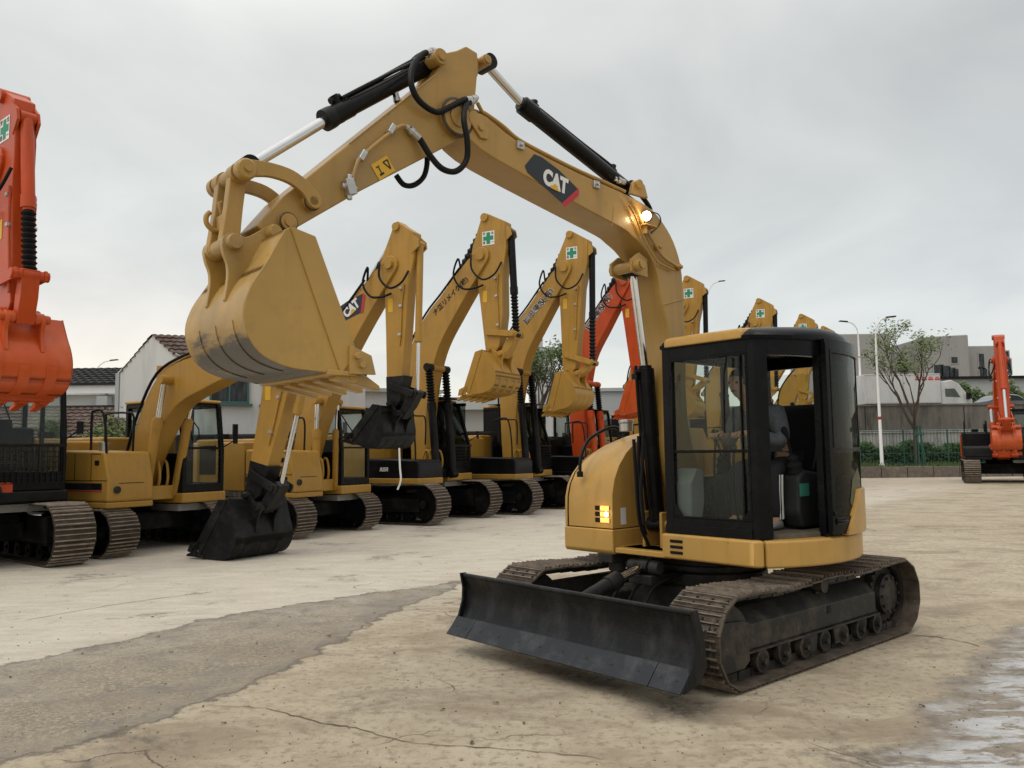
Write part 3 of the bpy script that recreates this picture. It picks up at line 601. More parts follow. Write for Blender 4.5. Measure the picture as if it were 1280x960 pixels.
    # cab
    x0,x1=-.28*k,1.40*(1 if cls==20 else 1); y0=.30 if cls==20 else .28; y1=W*.93; z0=zf+.08; z1=zf+(1.90 if cls==20 else 1.72)
    b=MB(); b.bx(x0-.02,x1+.03,y0-.02,y1+.03,zf-.10,z0); sk=b.build('cab_skirt',m if style!='orange' else BLK,root,bev=.03,seg=3)
    b=MB(); rt=.05
    if style=='new': fr=[(x1,z0),(x1,z0+.75),(x1-.32,z1-.06),(x1-.45,z1)]
    else: fr=[(x1,z0),(x1,z0+.8),(x1-.10,z1-.05),(x1-.14,z1)]
    pw=.085
    def post(pa,pb,ya,w_=pw):
        a=Vector((pa[0],ya,pa[1])); c=Vector((pb[0],ya,pb[1])); d=(c-a); b.box((a+c)/2,(w_,w_,d.length),Vector((0,0,1)).rotation_difference(d).to_matrix())
    for ya in (y0+pw/2,y1-pw/2):
        for p,q_ in zip(fr,fr[1:]): post((p[0]-pw/2,p[1]-.01),(q_[0]-pw/2,q_[1]+.01),ya)
        post((x0+pw/2,z0),(x0+pw/2,z1),ya); post(((x0+x1)/2-.05,z0),((x0+x1)/2-.05,z1),ya,.07)
        b.bx(x0,x1-.12,ya-pw/2,ya+pw/2,z1-pw,z1); b.bx(x0,x1-.01,ya-pw/2+.003,ya+pw/2-.003,z0,z0+(.16))
    b.bx(fr[-1][0]-.1,fr[-1][0],y0+.01,y1-.01,z1-pw,z1-.003); b.bx(x1-.09,x1-.004,y0+.01,y1-.01,z0,z0+(.16 if style=='old' else .30)); b.bx(x0,x0+pw,y0+.01,y1-.01,z0,z0+.85); b.bx(x0,x0+pw-.01,y0+.01,y1-.01,z1-.14,z1-.004)
    b.bx(x0+.01,x1-.08,y0+.004,y0+.05,z0,z0+.72)
    if style=='new': b.bx(x0+.01,(x0+x1)/2,y0+.004,y0+.05,z0,z1-.1)
    cab=b.build('cab',CABK,root,bev=.02)
    g=GLD if style=='new' else GLC
    b=MB(); ym=(y0+y1)/2
    for p,q_ in zip(fr[:-1],fr[1:]):
        a=Vector((p[0]-.04,ym,p[1])); c=Vector((q_[0]-.04,ym,q_[1])); d=c-a; b.box((a+c)/2,(.008,y1-y0-.14,d.length),Vector((0,0,1)).rotation_difference(d).to_matrix())
    b.build('windscreen',g,cab,smooth=False)
    b=MB(); b.bx(x0+.08,x1-.13,y0+.045,y0+.053,z0+.72,z1-.08); b.build('side_window',g,cab,smooth=False)
    b=MB(); b.bx(x0+.08,x1-.13,y1-.045,y1-.037,z0+.16,z1-.08); b.build('door_pane',g,cab,smooth=False)
    b=MB(); b.bx(x0+.03,x0+.038,y0+.08,y1-.08,z0+.85,z1-.14); b.build('rear_window',g,cab,smooth=False)
    b=MB(); b.bx(x0-.02,fr[-1][0]+.02,y0-.02,y1+.02,z1+.001,z1+.06); b.build('roof',m if style!='orange' else BLK,cab,bev=.03,seg=3)
    b=MB(); zz=z0+.80; b.bx(x1-.03,x1-.006,y0+.06,y1-.06,zz-.02,zz+.02) if style=='old' else None
    if style!='old':    # lower mesh guard in front of the cab
        for i in range(13): yy=y0+.05+(y1-y0-.1)*i/12; b.bx(x1+.02,x1+.03,yy-.006,yy+.006,z0+.12,z0+.68)
        for i in range(8): z=z0+.12+.08*i; b.bx(x1+.021,x1+.029,y0+.03,y1-.03,z-.005,z+.005)
        b.bx(x1+.015,x1+.045,y0+.02,y1-.02,z0+.68,z0+.72); b.bx(x1-.01,x1+.045,y0+.02,y0+.05,z0+.1,z0+.72)
        b.build('front_guard',BLK,cab)
    else: b.build('window_rail',CABK,cab)
    if style=='new':
        b=MB(); b.bx(x0+.2,fr[-1][0]+.30,y0-.06,y1+.06,z1+.09,z1+.11); b.bx(x0+.4,x0+.5,y0+.1,y1-.1,z1+.05,z1+.1);b.build('rain_visor',BLK,cab,bev=.008)
    b=MB(); cx,cy=.25*k,ym
    b.prism([(cx-.25,z0+.1),(cx+.28,z0+.1),(cx+.28,z0+.42),(cx-.10,z0+.46),(cx-.24,z0+1.15),(cx-.36,z0+1.15),(cx-.30,z0+.4)],cy-.23,cy+.23)
    for s_ in (-1,1): b.bx(cx-.1,cx+.35,cy+s_*.34-.06,cy+s_*.34+.06,z0+.05,z0+.6); b.cyl((cx+.3,cy+s_*.34,z0+.55),(cx+.36,cy+s_*.34,z0+.85),.02,8)
    b.build('operator_seat',SEAT,cab,bev=.03)
    b=MB(); b.tube([(x1-.1,y1+.02,z0+.8),(x1+.14,y1+.12,z0+.95)],.012,6,1); b.bx(x1+.13,x1+.15,y1+.08,y1+.18,z0+.88,z0+1.08); b.build('mirror',BLK,cab)
    b=MB(); b.tube([(x1-.05,y0+.05,z1-.15),(x1+.03 if style=='old' else x1-.2,y0+.30,z0+1.15),(x1+.03 if style=='old' else x1-.1,y0+.32,z0+.95)],.012,6,1); b.build('wiper',BLK,cab)
    # side walkway
    b=MB(); b.bx(x0-.4,x1+.0,y1+.03,y1+.05+(W-y1)*.6+.06,zf-.22,zf-.17); b.bx(-.2,x1-.1,y0,y1,zf-.24,zf-.12); b.build('walkway',GRT,root)
    return cab
t29=math.radians(29); RF=(math.cos(t29),-math.sin(t29))
def machine(x,y,cls,m,style,label,group='excavators parked in a row along the yard',f=RF,sc=1):
    fr=Frame(x,y,*f); r=empty('excavator',(x,y,0),fr.yaw,label,'excavator',group,sc)
    row_body(r,cls,m,style); return r,fr
# ============================================================ GROUND
def polydist(p,poly):     # signed distance, negative inside
    x,y=p; d=1e9; ins=False; n=len(poly)
    for i in range(n):
        ax,ay=poly[i]; bx,by=poly[(i+1)%n]; ex,ey=bx-ax,by-ay; t=max(0,min(1,((x-ax)*ex+(y-ay)*ey)/(ex*ex+ey*ey+1e-12)))
        d=min(d,math.hypot(x-ax-ex*t,y-ay-ey*t))
        if (ay>y)!=(by>y) and x<(bx-ax)*(y-ay)/(by-ay)+ax: ins=not ins
    return -d if ins else d
gp=lambda L_: [(q.x,q.y) for q in (ground(a,b) for a,b in L_)]
dark_patch=gp([(-260,930),(-60,845),(0,832),(160,800),(250,775),(360,758),(450,743),(520,735),(575,726),(560,740),(520,752),(470,775),(440,795),(400,815),(380,828),(330,850),(280,872),(180,908),(90,935),(0,955),(-300,1060)])
damp_right=gp([(1400,720),(1290,765),(1250,795),(1215,822),(1190,850),(1150,895),(1110,920),(1060,945),(1010,975),(1100,1200),(1700,1100)])
crackA=gp([(255,882),(330,886),(400,903),(450,912),(520,930),(640,937),(760,950)])
crackB=gp([(1142,794),(1180,798),(1225,808)])
crackC=gp([(30,776),(150,755),(265,740)])
bm=bmesh.new()
xs=[-400,-200,-100,-60,-40,-25,-18,-14,-11]+[-9+.14*i for i in range(120)]+[9,11,14,18,25,40,60,100,200,400]
ys=[-60,-20,-5]+[0.6+.12*i for i in range(110)]+[14.5,16,18,21,25,30,35,40,47,60,80,120,200,400,900]
vg={}; lay={}
me=bpy.data.meshes.new('ground'); vs=[(x,y,0) for y in ys for x in xs]; nx=len(xs)
fs=[(j*nx+i,j*nx+i+1,(j+1)*nx+i+1,(j+1)*nx+i) for j in range(len(ys)-1) for i in range(nx-1)]
me.from_pydata(vs,[],fs)
oils=[gp([(560,772),(640,782),(700,800),(690,812),(600,795)]),gp([(690,835),(740,828),(790,846),(740,858),(700,850)]),gp([(800,884),(850,868),(910,884),(885,900),(820,895)]),gp([(905,800),(960,790),(990,830),(930,850)])]
a3=me.attributes.new('oil','FLOAT','POINT'); a3.data.foreach_set('value',[min(polydist(v[:2],o_) for o_ in oils) if -4<v[0]<5 and 2<v[1]<12 else 5 for v in vs])
a1=me.attributes.new('patch','FLOAT','POINT'); a2=me.attributes.new('damp','FLOAT','POINT')
a1.data.foreach_set('value',[polydist(v[:2],dark_patch) if -20<v[0]<15 and -2<v[1]<25 else 5 for v in vs])
a2.data.foreach_set('value',[polydist(v[:2],damp_right) if -5<v[0]<20 and -2<v[1]<25 else 5 for v in vs])
gm=bpy.data.materials.new('concrete_yard'); gm.use_nodes=True; nt=gm.node_tree; BS=nt.nodes['Principled BSDF']; me.materials.append(gm)
def nn(t,**k):
    n=nt.nodes.new(t)
    for a,b in k.items():
        if a in n.inputs.keys() if hasattr(n.inputs,'keys') else False: n.inputs[a].default_value=b
        else: setattr(n,a,b)
    return n
def lk(a,b): nt.links.new(a,b)
geo=nt.nodes.new('ShaderNodeNewGeometry'); POS=geo.outputs['Position']
def noise(scale,detail=8,rough=.6,dist=0,st=None,w=0):
    src=POS
    if st:
        m_=nt.nodes.new('ShaderNodeMapping'); m_.inputs['Scale'].default_value=st; m_.inputs['Rotation'].default_value=(0,0,math.radians(w)); lk(POS,m_.inputs[0]); src=m_.outputs[0]
    n=nt.nodes.new('ShaderNodeTexNoise'); n.inputs['Scale'].default_value=scale; n.inputs['Detail'].default_value=detail; n.inputs['Roughness'].default_value=rough; n.inputs['Distortion'].default_value=dist; lk(src,n.inputs['Vector']); return n.outputs['Fac']
def mrange(src,a,b,c=0,d=1,sm=False):
    r=nt.nodes.new('ShaderNodeMapRange'); r.inputs['From Min'].default_value=a; r.inputs['From Max'].default_value=b; r.inputs['To Min'].default_value=c; r.inputs['To Max'].default_value=d
    if sm: r.interpolation_type='SMOOTHSTEP'
    lk(src,r.inputs['Value']); return r.outputs[0]
def mixc(f,a,b):
    m_=nt.nodes.new('ShaderNodeMix'); m_.data_type='RGBA'
    if hasattr(f,'links'): lk(f,m_.inputs[0])
    else: m_.inputs[0].default_value=f
    for i,c in ((6,a),(7,b)):
        if isinstance(c,tuple): m_.inputs[i].default_value=(*c,1)
        else: lk(c,m_.inputs[i])
    return m_.outputs[2]
def mth(op,a,b=None):
    m_=nt.nodes.new('ShaderNodeMath'); m_.operation=op
    for i,c in enumerate((a,b)):
        if c is None: continue
        if isinstance(c,(int,float)): m_.inputs[i].default_value=c
        else: lk(c,m_.inputs[i])
    return m_.outputs[0]
def attr(n):
    a=nt.nodes.new('ShaderNodeAttribute'); a.attribute_name=n; return a.outputs['Fac']
big=noise(.22,6,.6,.6); med=noise(1.3,9,.68,.3); fine=noise(14,8,.7); grit=noise(90,4,.6)
base=mixc(mrange(big,.35,.65),(.41,.345,.235),(.465,.405,.30))
base=mixc(mrange(med,.42,.62,0,.75),base,(.33,.27,.185))
base=mixc(mrange(fine,.50,.62,0,.8),base,(.24,.19,.13))
# wheel and track scuffs: streaks along the yard
scf=noise(1.1,7,.62,.5,(.75,1.5,1),-14)
base=mixc(mrange(scf,.50,.62,0,.78),base,(.25,.195,.13))
scf2=noise(2.2,8,.66,.3,(.7,1.6,1),24)
base=mixc(mrange(scf2,.56,.72,0,.5),base,(.52,.46,.36))
# paler, drier concrete further back by the parked row
sepp=nt.nodes.new('ShaderNodeSeparateXYZ'); lk(POS,sepp.inputs[0])
far=mth('ADD',mth('MULTIPLY',sepp.outputs['X'],-1.25),mth('ADD',sepp.outputs['Y'],mth('MULTIPLY',big,3.0)))
base=mixc(mth('MULTIPLY',mrange(far,10.6,14.0,0,.75,True),mrange(sepp.outputs['Y'],24,38,1,.35)),base,mixc(mrange(noise(3,8,.7,.2,(.5,1.6,1),-14),.40,.66),(.60,.56,.475),(.47,.43,.35)))
spk=mrange(noise(38,3,.55),.655,.675); base=mixc(mth('MULTIPLY',spk,mrange(noise(1.7,5,.6),.42,.58)),base,(.13,.10,.07))
spk2=mrange(noise(17,6,.75),.60,.64); base=mixc(mth('MULTIPLY',mth('MULTIPLY',spk2,.6),mrange(noise(.9,5,.6),.45,.6)),base,(.20,.155,.105))
scr=mrange(mth('ABSOLUTE',mth('SUBTRACT',noise(1.3,7,.6,.6,(.6,2.6,1),-20),.5)),.0,.008,1,0); base=mixc(mth('MULTIPLY',mth('MULTIPLY',scr,.5),mrange(noise(.6,4,.6),.5,.6)),base,(.24,.19,.13))
scr2=mrange(mth('ABSOLUTE',mth('SUBTRACT',noise(1.9,7,.62,.8,(1.8,.8,1),35),.5)),.0,.006,1,0); base=mixc(mth('MULTIPLY',mth('MULTIPLY',scr2,.5),mrange(noise(.7,4,.6),.52,.62)),base,(.22,.175,.12))
# old dark patch of rougher concrete
pa=mth('ADD',attr('patch'),mth('MULTIPLY',mth('SUBTRACT',noise(3.2,8,.65),.5),.55))
pm=mrange(pa,.03,-.03,0,1)
pcol=mixc(mrange(noise(26,5,.72,0,(1,1.6,1),-14),.50,.56),(.17,.148,.118),(.36,.30,.205)); pcol=mixc(mrange(noise(60,3,.6),.56,.60,0,.7),pcol,(.11,.09,.068))
pcol=mixc(mrange(noise(1.1,7,.66,.3),.50,.60,0,.8),pcol,(.165,.15,.13)); pcol=mixc(mrange(pa,-.28,-.06,0,.75),pcol,(.16,.142,.118)); pcol=mixc(mrange(noise(1.5,7,.7,.4,(.6,2.2,1),-20),.62,.68,0,.6),pcol,(.36,.34,.30))
base=mixc(mth('MULTIPLY',pm,mrange(noise(2.6,9,.72,.3),.38,.62,.92,.5)),base,pcol)
edge=mrange(mth('ABSOLUTE',mth('ADD',pa,.02)),.0,.03,.6,0)
base=mixc(edge,base,(.15,.12,.085))
# damp, puddled area at the lower right
da=mth('ADD',attr('damp'),mth('MULTIPLY',mth('SUBTRACT',noise(1.6,9,.68),.5),1.1))
dm=mrange(da,.06,-.10,0,1)
base=mixc(mth('MULTIPLY',dm,.8),base,mixc(mrange(noise(7,8,.75),.45,.60),(.235,.20,.155),(.13,.108,.08)))
wet=mth('MULTIPLY',mrange(da,-.1,-.3,0,1),mrange(noise(1.9,12,.76,.25,(.7,1.9,1),20),.475,.51,0,1))
base=mixc(mth('MULTIPLY',wet,.85),base,mixc(mrange(noise(4,8,.7),.4,.65),(.50,.505,.51),(.66,.66,.65)))
# fine random cracks
vo=nt.nodes.new('ShaderNodeTexVoronoi'); vo.feature='DISTANCE_TO_EDGE'; vo.inputs['Scale'].default_value=.33
wv=nt.nodes.new('ShaderNodeVectorMath'); wv.operation='ADD'; lk(POS,wv.inputs[0])
ncol=nt.nodes.new('ShaderNodeTexNoise'); ncol.inputs['Scale'].default_value=1.1; ncol.inputs['Detail'].default_value=8; lk(POS,ncol.inputs['Vector'])
sc_=nt.nodes.new('ShaderNodeVectorMath'); sc_.operation='SCALE'; sc_.inputs['Scale'].default_value=1.3; lk(ncol.outputs['Color'],sc_.inputs[0]); lk(sc_.outputs[0],wv.inputs[1]); lk(wv.outputs[0],vo.inputs['Vector'])
crk=mth('MULTIPLY',mrange(vo.outputs['Distance'],.0,.0035,1,0),mrange(noise(.8,3,.5),.50,.62))
base=mixc(mth('MULTIPLY',crk,.6),base,(.16,.12,.085))
# oil and rubber stains under and in front of the machine
stn=mth('MULTIPLY',mrange(noise(.75,9,.72,.4),.56,.64),mrange(noise(9,8,.75),.42,.56))
base=mixc(mth('MULTIPLY',stn,.7),base,(.09,.078,.062))
oa=mth('ADD',attr('oil'),mth('MULTIPLY',mth('SUBTRACT',noise(5,9,.75),.5),.7)); base=mixc(mth('MULTIPLY',mrange(oa,.16,-.05,0,.9),mrange(noise(20,7,.75),.40,.58,.35,1)),base,(.085,.07,.052))
lk(base,BS.inputs['Base Color'])
rg=mixc(dm,(.78,.78,.78),(.5,.5,.5)); rg=mixc(wet,rg,(.22,.22,.22)); lk(rg,BS.inputs['Roughness'])
bp_=nt.nodes.new('ShaderNodeBump'); bp_.inputs['Strength'].default_value=.9; bp_.inputs['Distance'].default_value=.02
hgt=mth('ADD',mth('MULTIPLY',fine,.8),mth('ADD',mth('MULTIPLY',grit,.25),mth('ADD',mth('MULTIPLY',edge,-.8),mth('MULTIPLY',crk,-1.0)))); lk(hgt,bp_.inputs['Height']); lk(bp_.outputs[0],BS.inputs['Normal'])
gr=bpy.data.objects.new('ground',me); COL.objects.link(gr); tag(gr,kind='structure')
def crack(pts,w0,name='ground_crack'):
    b=MB(); P=[Vector((x,y,.004)) for x,y in smooth2(pts,8)]; P=[p+Vector((random.uniform(-.015,.015),random.uniform(-.015,.015),0)) for p in P]
    vs=[];n=len(P)
    for i,p in enumerate(P):
        t=(P[min(i+1,n-1)]-P[max(i-1,0)]).normalized(); nrm=Vector((-t.y,t.x,0)); w_=w0*random.uniform(.3,1)*math.sin(PI*(i+.5)/n)**.4
        vs+=[p+nrm*w_,p-nrm*w_]
    b.faces(vs,[(2*i,2*i+1,2*i+3,2*i+2) for i in range(n-1)]); o=b.build(name,mat('crack_dirt',(.14,.105,.07),.9,noise=.3,nscale=20),None); tag(o,kind='structure')
crack(crackA,.008); crack(crackB,.010); crack(crackC,.010)
# ============================================================ MAIN EXCAVATOR
AY=.8478
MF=Frame(1.7165,7.2763,-math.sin(AY),-math.cos(AY))
ME=empty('excavator',(MF.x,MF.y,0),MF.yaw,'small yellow excavator, bucket raised, lamps lit, an operator in its open cab','excavator')
YC=-.18
for s_ in (1,-1):
    make_track(ME,1.24,.66,.71 if s_>0 else -1.16,1.16 if s_>0 else -.71,42,TRK,UND,gh=.022,detail=True,out=s_,sag=.035)
b=MB()
b.bx(-.55,.55,-.42,.42,.30,.50)
for sx in (-1,1):
    for sy in (-1,1):
        b.box((sx*.52,sy*.56,.36),(.24,.55,.2),Matrix.Rotation(sy*sx*-.5,3,'Z')@Matrix.Rotation(sy*-.18,3,'X'))
b.cyl((0,0,.48),(0,0,.60),.50,32); b.build('undercarriage_frame',UND,ME,bev=.015)
b=MB(); b.cyl((0,0,.60),(0,0,.735),.44,40); b.cyl((0,0,.62),(0,0,.66),.50,40); b.build('slew_ring',UND,ME,bev=.005)
# dozer blade: curved mouldboard, side plates, cutting edge, push arms, ram
bt=[(1.84,.60),(1.80,.50),(1.795,.40),(1.83,.29),(1.90,.20),(1.945,.165)]
bp=smooth2(bt,4); b=MB()
bk=[(x-.022,z) for x,z in bp]
for i in range(len(bp)-1): b.prism([bp[i],bp[i+1],bk[i+1],bk[i]],-1.165,1.165)
bmesh.ops.remove_doubles(b.b,verts=b.b.verts,dist=.0005)
b.cyl((1.825,-1.165,.60),(1.825,1.165,.60),.018,12)
bl=b.build('blade',BLADE,ME)
b=MB(); b.prism([(1.80,.62),(1.86,.62),(1.835,.50),(1.84,.40),(1.88,.28),(1.99,.15),(1.96,.135),(1.80,.17),(1.72,.26),(1.74,.45)],1.165,1.185); b.prism([(1.80,.62),(1.86,.62),(1.835,.50),(1.84,.40),(1.88,.28),(1.99,.15),(1.96,.135),(1.80,.17),(1.72,.26),(1.74,.45)],-1.185,-1.165)
b.bx(1.58,1.79,-.9,.9,.33,.37); b.bx(1.6,1.79,-.9,.9,.50,.53); b.build('end_plate',BLADE,bl,bev=.004)
for (ya,yb_) in ((-1.18,-.93),(-.925,.925),(.93,1.18)):
    b=MB(); b.prism([(1.872,.262),(1.885,.272),(2.005,.145),(1.99,.135)],ya,yb_)
    nb=2 if yb_-ya<.5 else 8
    for i in range(nb):
        y=ya+(yb_-ya)*(i+.5)/nb; q=Vector((1.945,y,.208)); b.cyl(q-Vector((.003,0,.003)),q+Vector((.0025,0,.0025)),.013,12)
    b.build('cutting_edge',CUT,bl,bev=.003)
for y in (-.45,.45):
    b=MB(); pl=[(.45,.30),(.55,.42),(1.3,.44),(1.78,.46),(1.78,.30),(1.2,.28)]; b.prism(pl,y-.05,y+.05); b.build('push_arm',UND,ME,bev=.012)
ram('blade_cylinder',ME,(1.66,-.12,.42),(1.05,-.12,.60),(.74,-.12,.665),.062,.035,BLK2)
b=MB(); b.bx(.45,.80,-.24,.0,.52,.60); b.cyl((.72,-.28,.66),(.72,.04,.66),.06,16); b.build('ram_bracket',UND,ME,bev=.01)
b=MB(); b.bx(.40,.78,-.60,-.44,.66,.74); b.cyl((.62,-.52,.58),(.62,-.52,.72),.075,16); b.build('tow_bracket',UND,ME,bev=.01)
for k in range(3):
    b=MB(); y=-.25+.17*k; b.tube([(.5,y,.6),(.8,y-.05,.52),(1.2,y+.08,.36),(1.6,y,.38)],.014,8,6); b.build('hose',RUB,ME)
# upper floor and skirt
RS=1.262
def arc(R,a0,a1,n): return [(R*math.cos(math.radians(a0+(a1-a0)*i/n)),R*math.sin(math.radians(a0+(a1-a0)*i/n))) for i in range(n+1)]
def plan_prism(b,P,z0,z1):
    n=len(P); b.faces([(x,y,z0) for x,y in P]+[(x,y,z1) for x,y in P],[tuple(range(n))[::-1],tuple(range(n,2*n))]+[(i,(i+1)%n,n+(i+1)%n,n+i) for i in range(n)])
b=MB(); plan_prism(b,[(.78,.10),(.80,.92),(.795,.96)]+arc(RS,51,54,2)+[(.2,.1)],.755,.955); b.build('front_skirt',YEL,ME,bev=.022,seg=3)
sk=b=MB(); plan_prism(b,arc(RS,54.6,150,26)+[(-.9,.1),(.2,.1)],.75,.952); so_=b.build('side_skirt',YEL,ME,bev=.022,seg=3)
fs_=[o for o in ME.children if o.name.startswith('front_skirt')][0]
b=MB()
for i in range(3): b.box((.7855,.255,.81+i*.045),(.012,.125,.024))
b.build('vent_slot',RUB,fs_,bev=.008)
b=MB(); b.bx(-.9,.70,-.44,.12,.74,.80); b.bx(.45,.78,-.40,.13,.755,.80); b.build('deck',YEL,ME,bev=.008)
b=MB(); plan_prism(b,arc(1.20,150,250,24)+[(-.2,-.3)],.75,1.0); b.build('counterweight_base',YEL,ME,bev=.03)
# right-hand hood: lofted, rounded towards the top and the outer side
def hood_ring(y,g=0.0):
    f=min(.775,math.sqrt(max(.01,1.27**2-y*y)))-g; t=(abs(y)-.42)/.8; zt=1.84-.10*max(0,t)-.42*max(0,(t-.35))**2
    P=[(f,.955)]
    fx=[(0,1.02),(0,1.12),(-.004,1.25),(-.035,1.38),(-.10,1.50),(-.20,1.61),(-.33,1.70),(-.48,1.77),(-.66,1.82),(-.85,1.84)]
    sc_=(zt-1.02)/(1.84-1.02)
    for dx,z in fx: P.append((f+dx,1.02+(z-1.02)*sc_))
    P+=[(-f*.75,zt+.0),(-f*.95,zt-.25),(-f*.98,.955)]
    return [Vector((x,y,z)) for x,z in P]
def loft_rings(b,R_):
    rs=[[b.b.verts.new(p) for p in r] for r in R_]; b.loft(rs)
b=MB(); ysx=[-.425,-.44,-.6,-.8,-.92,-1.0,-1.06,-1.11,-1.15,-1.18,-1.205]
loft_rings(b,[hood_ring(y) for y in ysx]); hood=b.build('engine_hood',YEL,ME,bev=.012,seg=2)
def hb_ring(y,z0,z1): 
    f=min(.785,math.sqrt(max(.01,1.275**2-y*y))); return [Vector(p) for p in ((f-.02,y,z0),(f,y,z0+.03),(f,y,z1),(-f,y,z1),(-f,y,z0))]
b=MB(); loft_rings(b,[hb_ring(y,.735,.948) for y in [-.42]+ysx[1:]+[-1.22]]); b.build('hood_base',YEL,ME,bev=.012)
b=MB(); loft_rings(b,[[Vector((p.x+.006,p.y,p.z)) for p in hood_ring(-.955)][0:9],[Vector((p.x+.006,p.y,p.z)) for p in hood_ring(-.965)][0:9]]); b.build('panel_gap',RUB,hood)
# headlight set in the hood
q=MF.X(755,643,.79); hy,hz=q.y,q.z
b=MB()
for i in (-1,0,1): b.box((.7755,hy-.03,hz+i*.052),(.012,.175,.040))
b.build('lamp_grille',RUB,hood,bev=.008)
b=MB()
for i in (-1,0,1): b.box((.780,hy+.0,hz+i*.052),(.012,.105,.042))
hl=b.build('headlight',LAMPO,hood,bev=.012,seg=3)
b=MB(); b.lathe((.784,hy+.02,hz),(.794,hy+.02,hz),[(0,.022),(.5,.018),(1,.008)],20); b.build('bulb',LAMPM,hl)
b=MB(); b.bx(.5,.505,0,0.01,0,0.01)
b.b.clear(); b.bx(.60,.67,-.4235,-.4215,.985,1.13); b.build('label_sticker',WHT,hood)
# hand rail over the hood
hr=[MF.X(713,594,.80),MF.X(712,575,.78),MF.X(722,555,.70),MF.X(735,543,.62),MF.X(762,533,.42),MF.X(773,537,.30),MF.X(777,547,.25)]
rail=[(.80,-.74,1.36)]
b=MB(); P=[MF.Y(725,592,-.80),MF.Y(726,573,-.82),MF.Y(734,552,-.82),MF.Y(750,540,-.82),MF.Y(765,534,-.80),MF.Y(774,537,-.78),MF.Y(777,546,-.76)]
b.tube(P,.016,10,5); b.cyl(P[0]-Vector((.0,0,.03)),P[0]+Vector((0,0,.02)),.03,10); b.build('hand_rail',BLK,ME)
q=MF.Y(783,541,-.5); b=MB(); b.cyl((q.x,-.5,1.80),(q.x,-.5,1.875),.062,24); b.cyl((q.x,-.5,1.875),(q.x,-.5,1.905),.07,24); b.build('filler_cap',STL,hood,bev=.006)
# rear housing (yellow arc behind the cab and the counterweight)
b=MB(); P=arc(1.255,104,250,40)+[(-.55,-.9),(-.62,.2),(-.62,.95)]; plan_prism(b,P,.957,1.62); b.build('counterweight',YEL,ME,bev=.05,seg=3)
# boom, main machine --------------------------------------------------
hwB=.155; nf=YC+hwB
bo_top=MF.prof([(595,140.5),(609,146),(650,178),(721,215),(785,244),(815,262),(834,286),(846,312),(853,345),(857,420)],nf)
bo_top=bo_top+[(.20,1.9),(.02,1.35),(-.03,1.15)]
bo_bot=[(.22,1.05),(.36,1.2),(.50,1.75)]+MF.prof([(837,430),(828,381),(821,340),(807,312),(790,295),(777,285),(725,257),(620,199),(586,173)],nf)
pinB=MF.prof([(584,157)],nf)[0]
poly=smooth2(bo_top,3)+smooth2(bo_bot,3)+[MF.prof([(576,158)],nf)[0],MF.prof([(583,145)],nf)[0]]
b=MB(); b.prism(poly,YC-hwB,YC+hwB); YELM=mat('boom_paint',(.38,.225,.056),.38,noise=.06,nscale=2,dirt=(.24,.155,.06),dirt_amt=.4,dscale=1.5,coat=.2,bump=.04,bscale=25)
boom=b.build('boom',YELM,ME,bev=.012,seg=2)
# weld line across the mast and rib in front
def seam(p,q,y,w_=.006,par=None,m=YELW,name='weld_seam'):
    b=MB(); P=[Vector((x,y,z)) for x,z in MF.prof([p,q],y)]; b.cyl(P[0],P[1],w_,6); b.build(name,m,par)
seam((829,381),(855,374),nf,.006,boom); seam((767,258),(765,283),nf,.003,boom)
# pin bosses at the joint
GREASE=mat('old_grease',(.055,.036,.018),.4,noise=.4,nscale=20)
def boss(parent,px,py,y0,y1,r,name='pin_boss',m=YELM,seg=24,cap=True):
    q=MF.Y(px,py,y1); b=MB(); L_=abs(y1-y0) or 1
    b.lathe((q.x,y0,q.z),(q.x,y1,q.z),[(0,r),(1-.015/L_,r),(1-.014/L_,r*.94),(1,r*.9)],seg); b.cyl((q.x,y1,q.z),(q.x,y1+.012,q.z),r*.55,16)
    o=b.build(name,m,parent); b=MB(); b.lathe((q.x,y1-.012,q.z),(q.x,y1-.006,q.z),[(0,r*1.10),(1,r*1.02)],seg); b.build('grease_ring',GREASE,o); return o
boss(boom,573,146,YC-.23,YC+.17,.13); 
b=MB(); q1=MF.Y(592,147,nf+.01); q2=MF.Y(600,160,nf+.01); a=(q1.x,q1.z); c=(q2.x,q2.z); P,_=loc2(a,c,[(-.05,.0),(-.035,.04),(0,.055),(.14,.05),(.18,.0),(.14,-.05),(0,-.055),(-.035,-.04)]); b.prism(P,nf,nf+.02); b.cyl((c[0],nf,c[1]),(c[0],nf+.035,c[1]),.025,12); b.build('pin_keeper',YELM,boom,bev=.006)
# boom ram boss on the inner bend
q=MF.Y(800,331,nf+.02); qb=(q.x,q.z)
b=MB(); b.cyl((qb[0],YC-.135,qb[1]),(qb[0],nf+.04,qb[1]),.048,20); b.cyl((qb[0],nf+.05,qb[1]),(qb[0],nf+.055,qb[1]),.036,20)
b.prism([(qb[0]+.06,qb[1]-.05),(qb[0]+.06,qb[1]+.05),(qb[0]-.04,qb[1]+.12),(qb[0]-.15,qb[1]+.08),(qb[0]-.15,qb[1]-.08),(qb[0]-.02,qb[1]-.07)],YC-.115,YC-.09)
b.prism([(qb[0]+.06,qb[1]-.05),(qb[0]+.06,qb[1]+.05),(qb[0]-.04,qb[1]+.12),(qb[0]-.15,qb[1]+.08),(qb[0]-.15,qb[1]-.08),(qb[0]-.02,qb[1]-.07)],nf-.045,nf-.02); b.build('ram_bracket',YELM,boom,bev=.006)
cb=MF.Y(822,655,YC); cm=MF.Y(806,457,YC); ct=Vector((qb[0]+.0,YC,qb[1]-.02))
ct=MF.Y(790,343,YC)
ct=MF.Y(791,338,YC)
BR=ram('boom_cylinder',ME,cb,cm,ct,.068,.036,BLK)
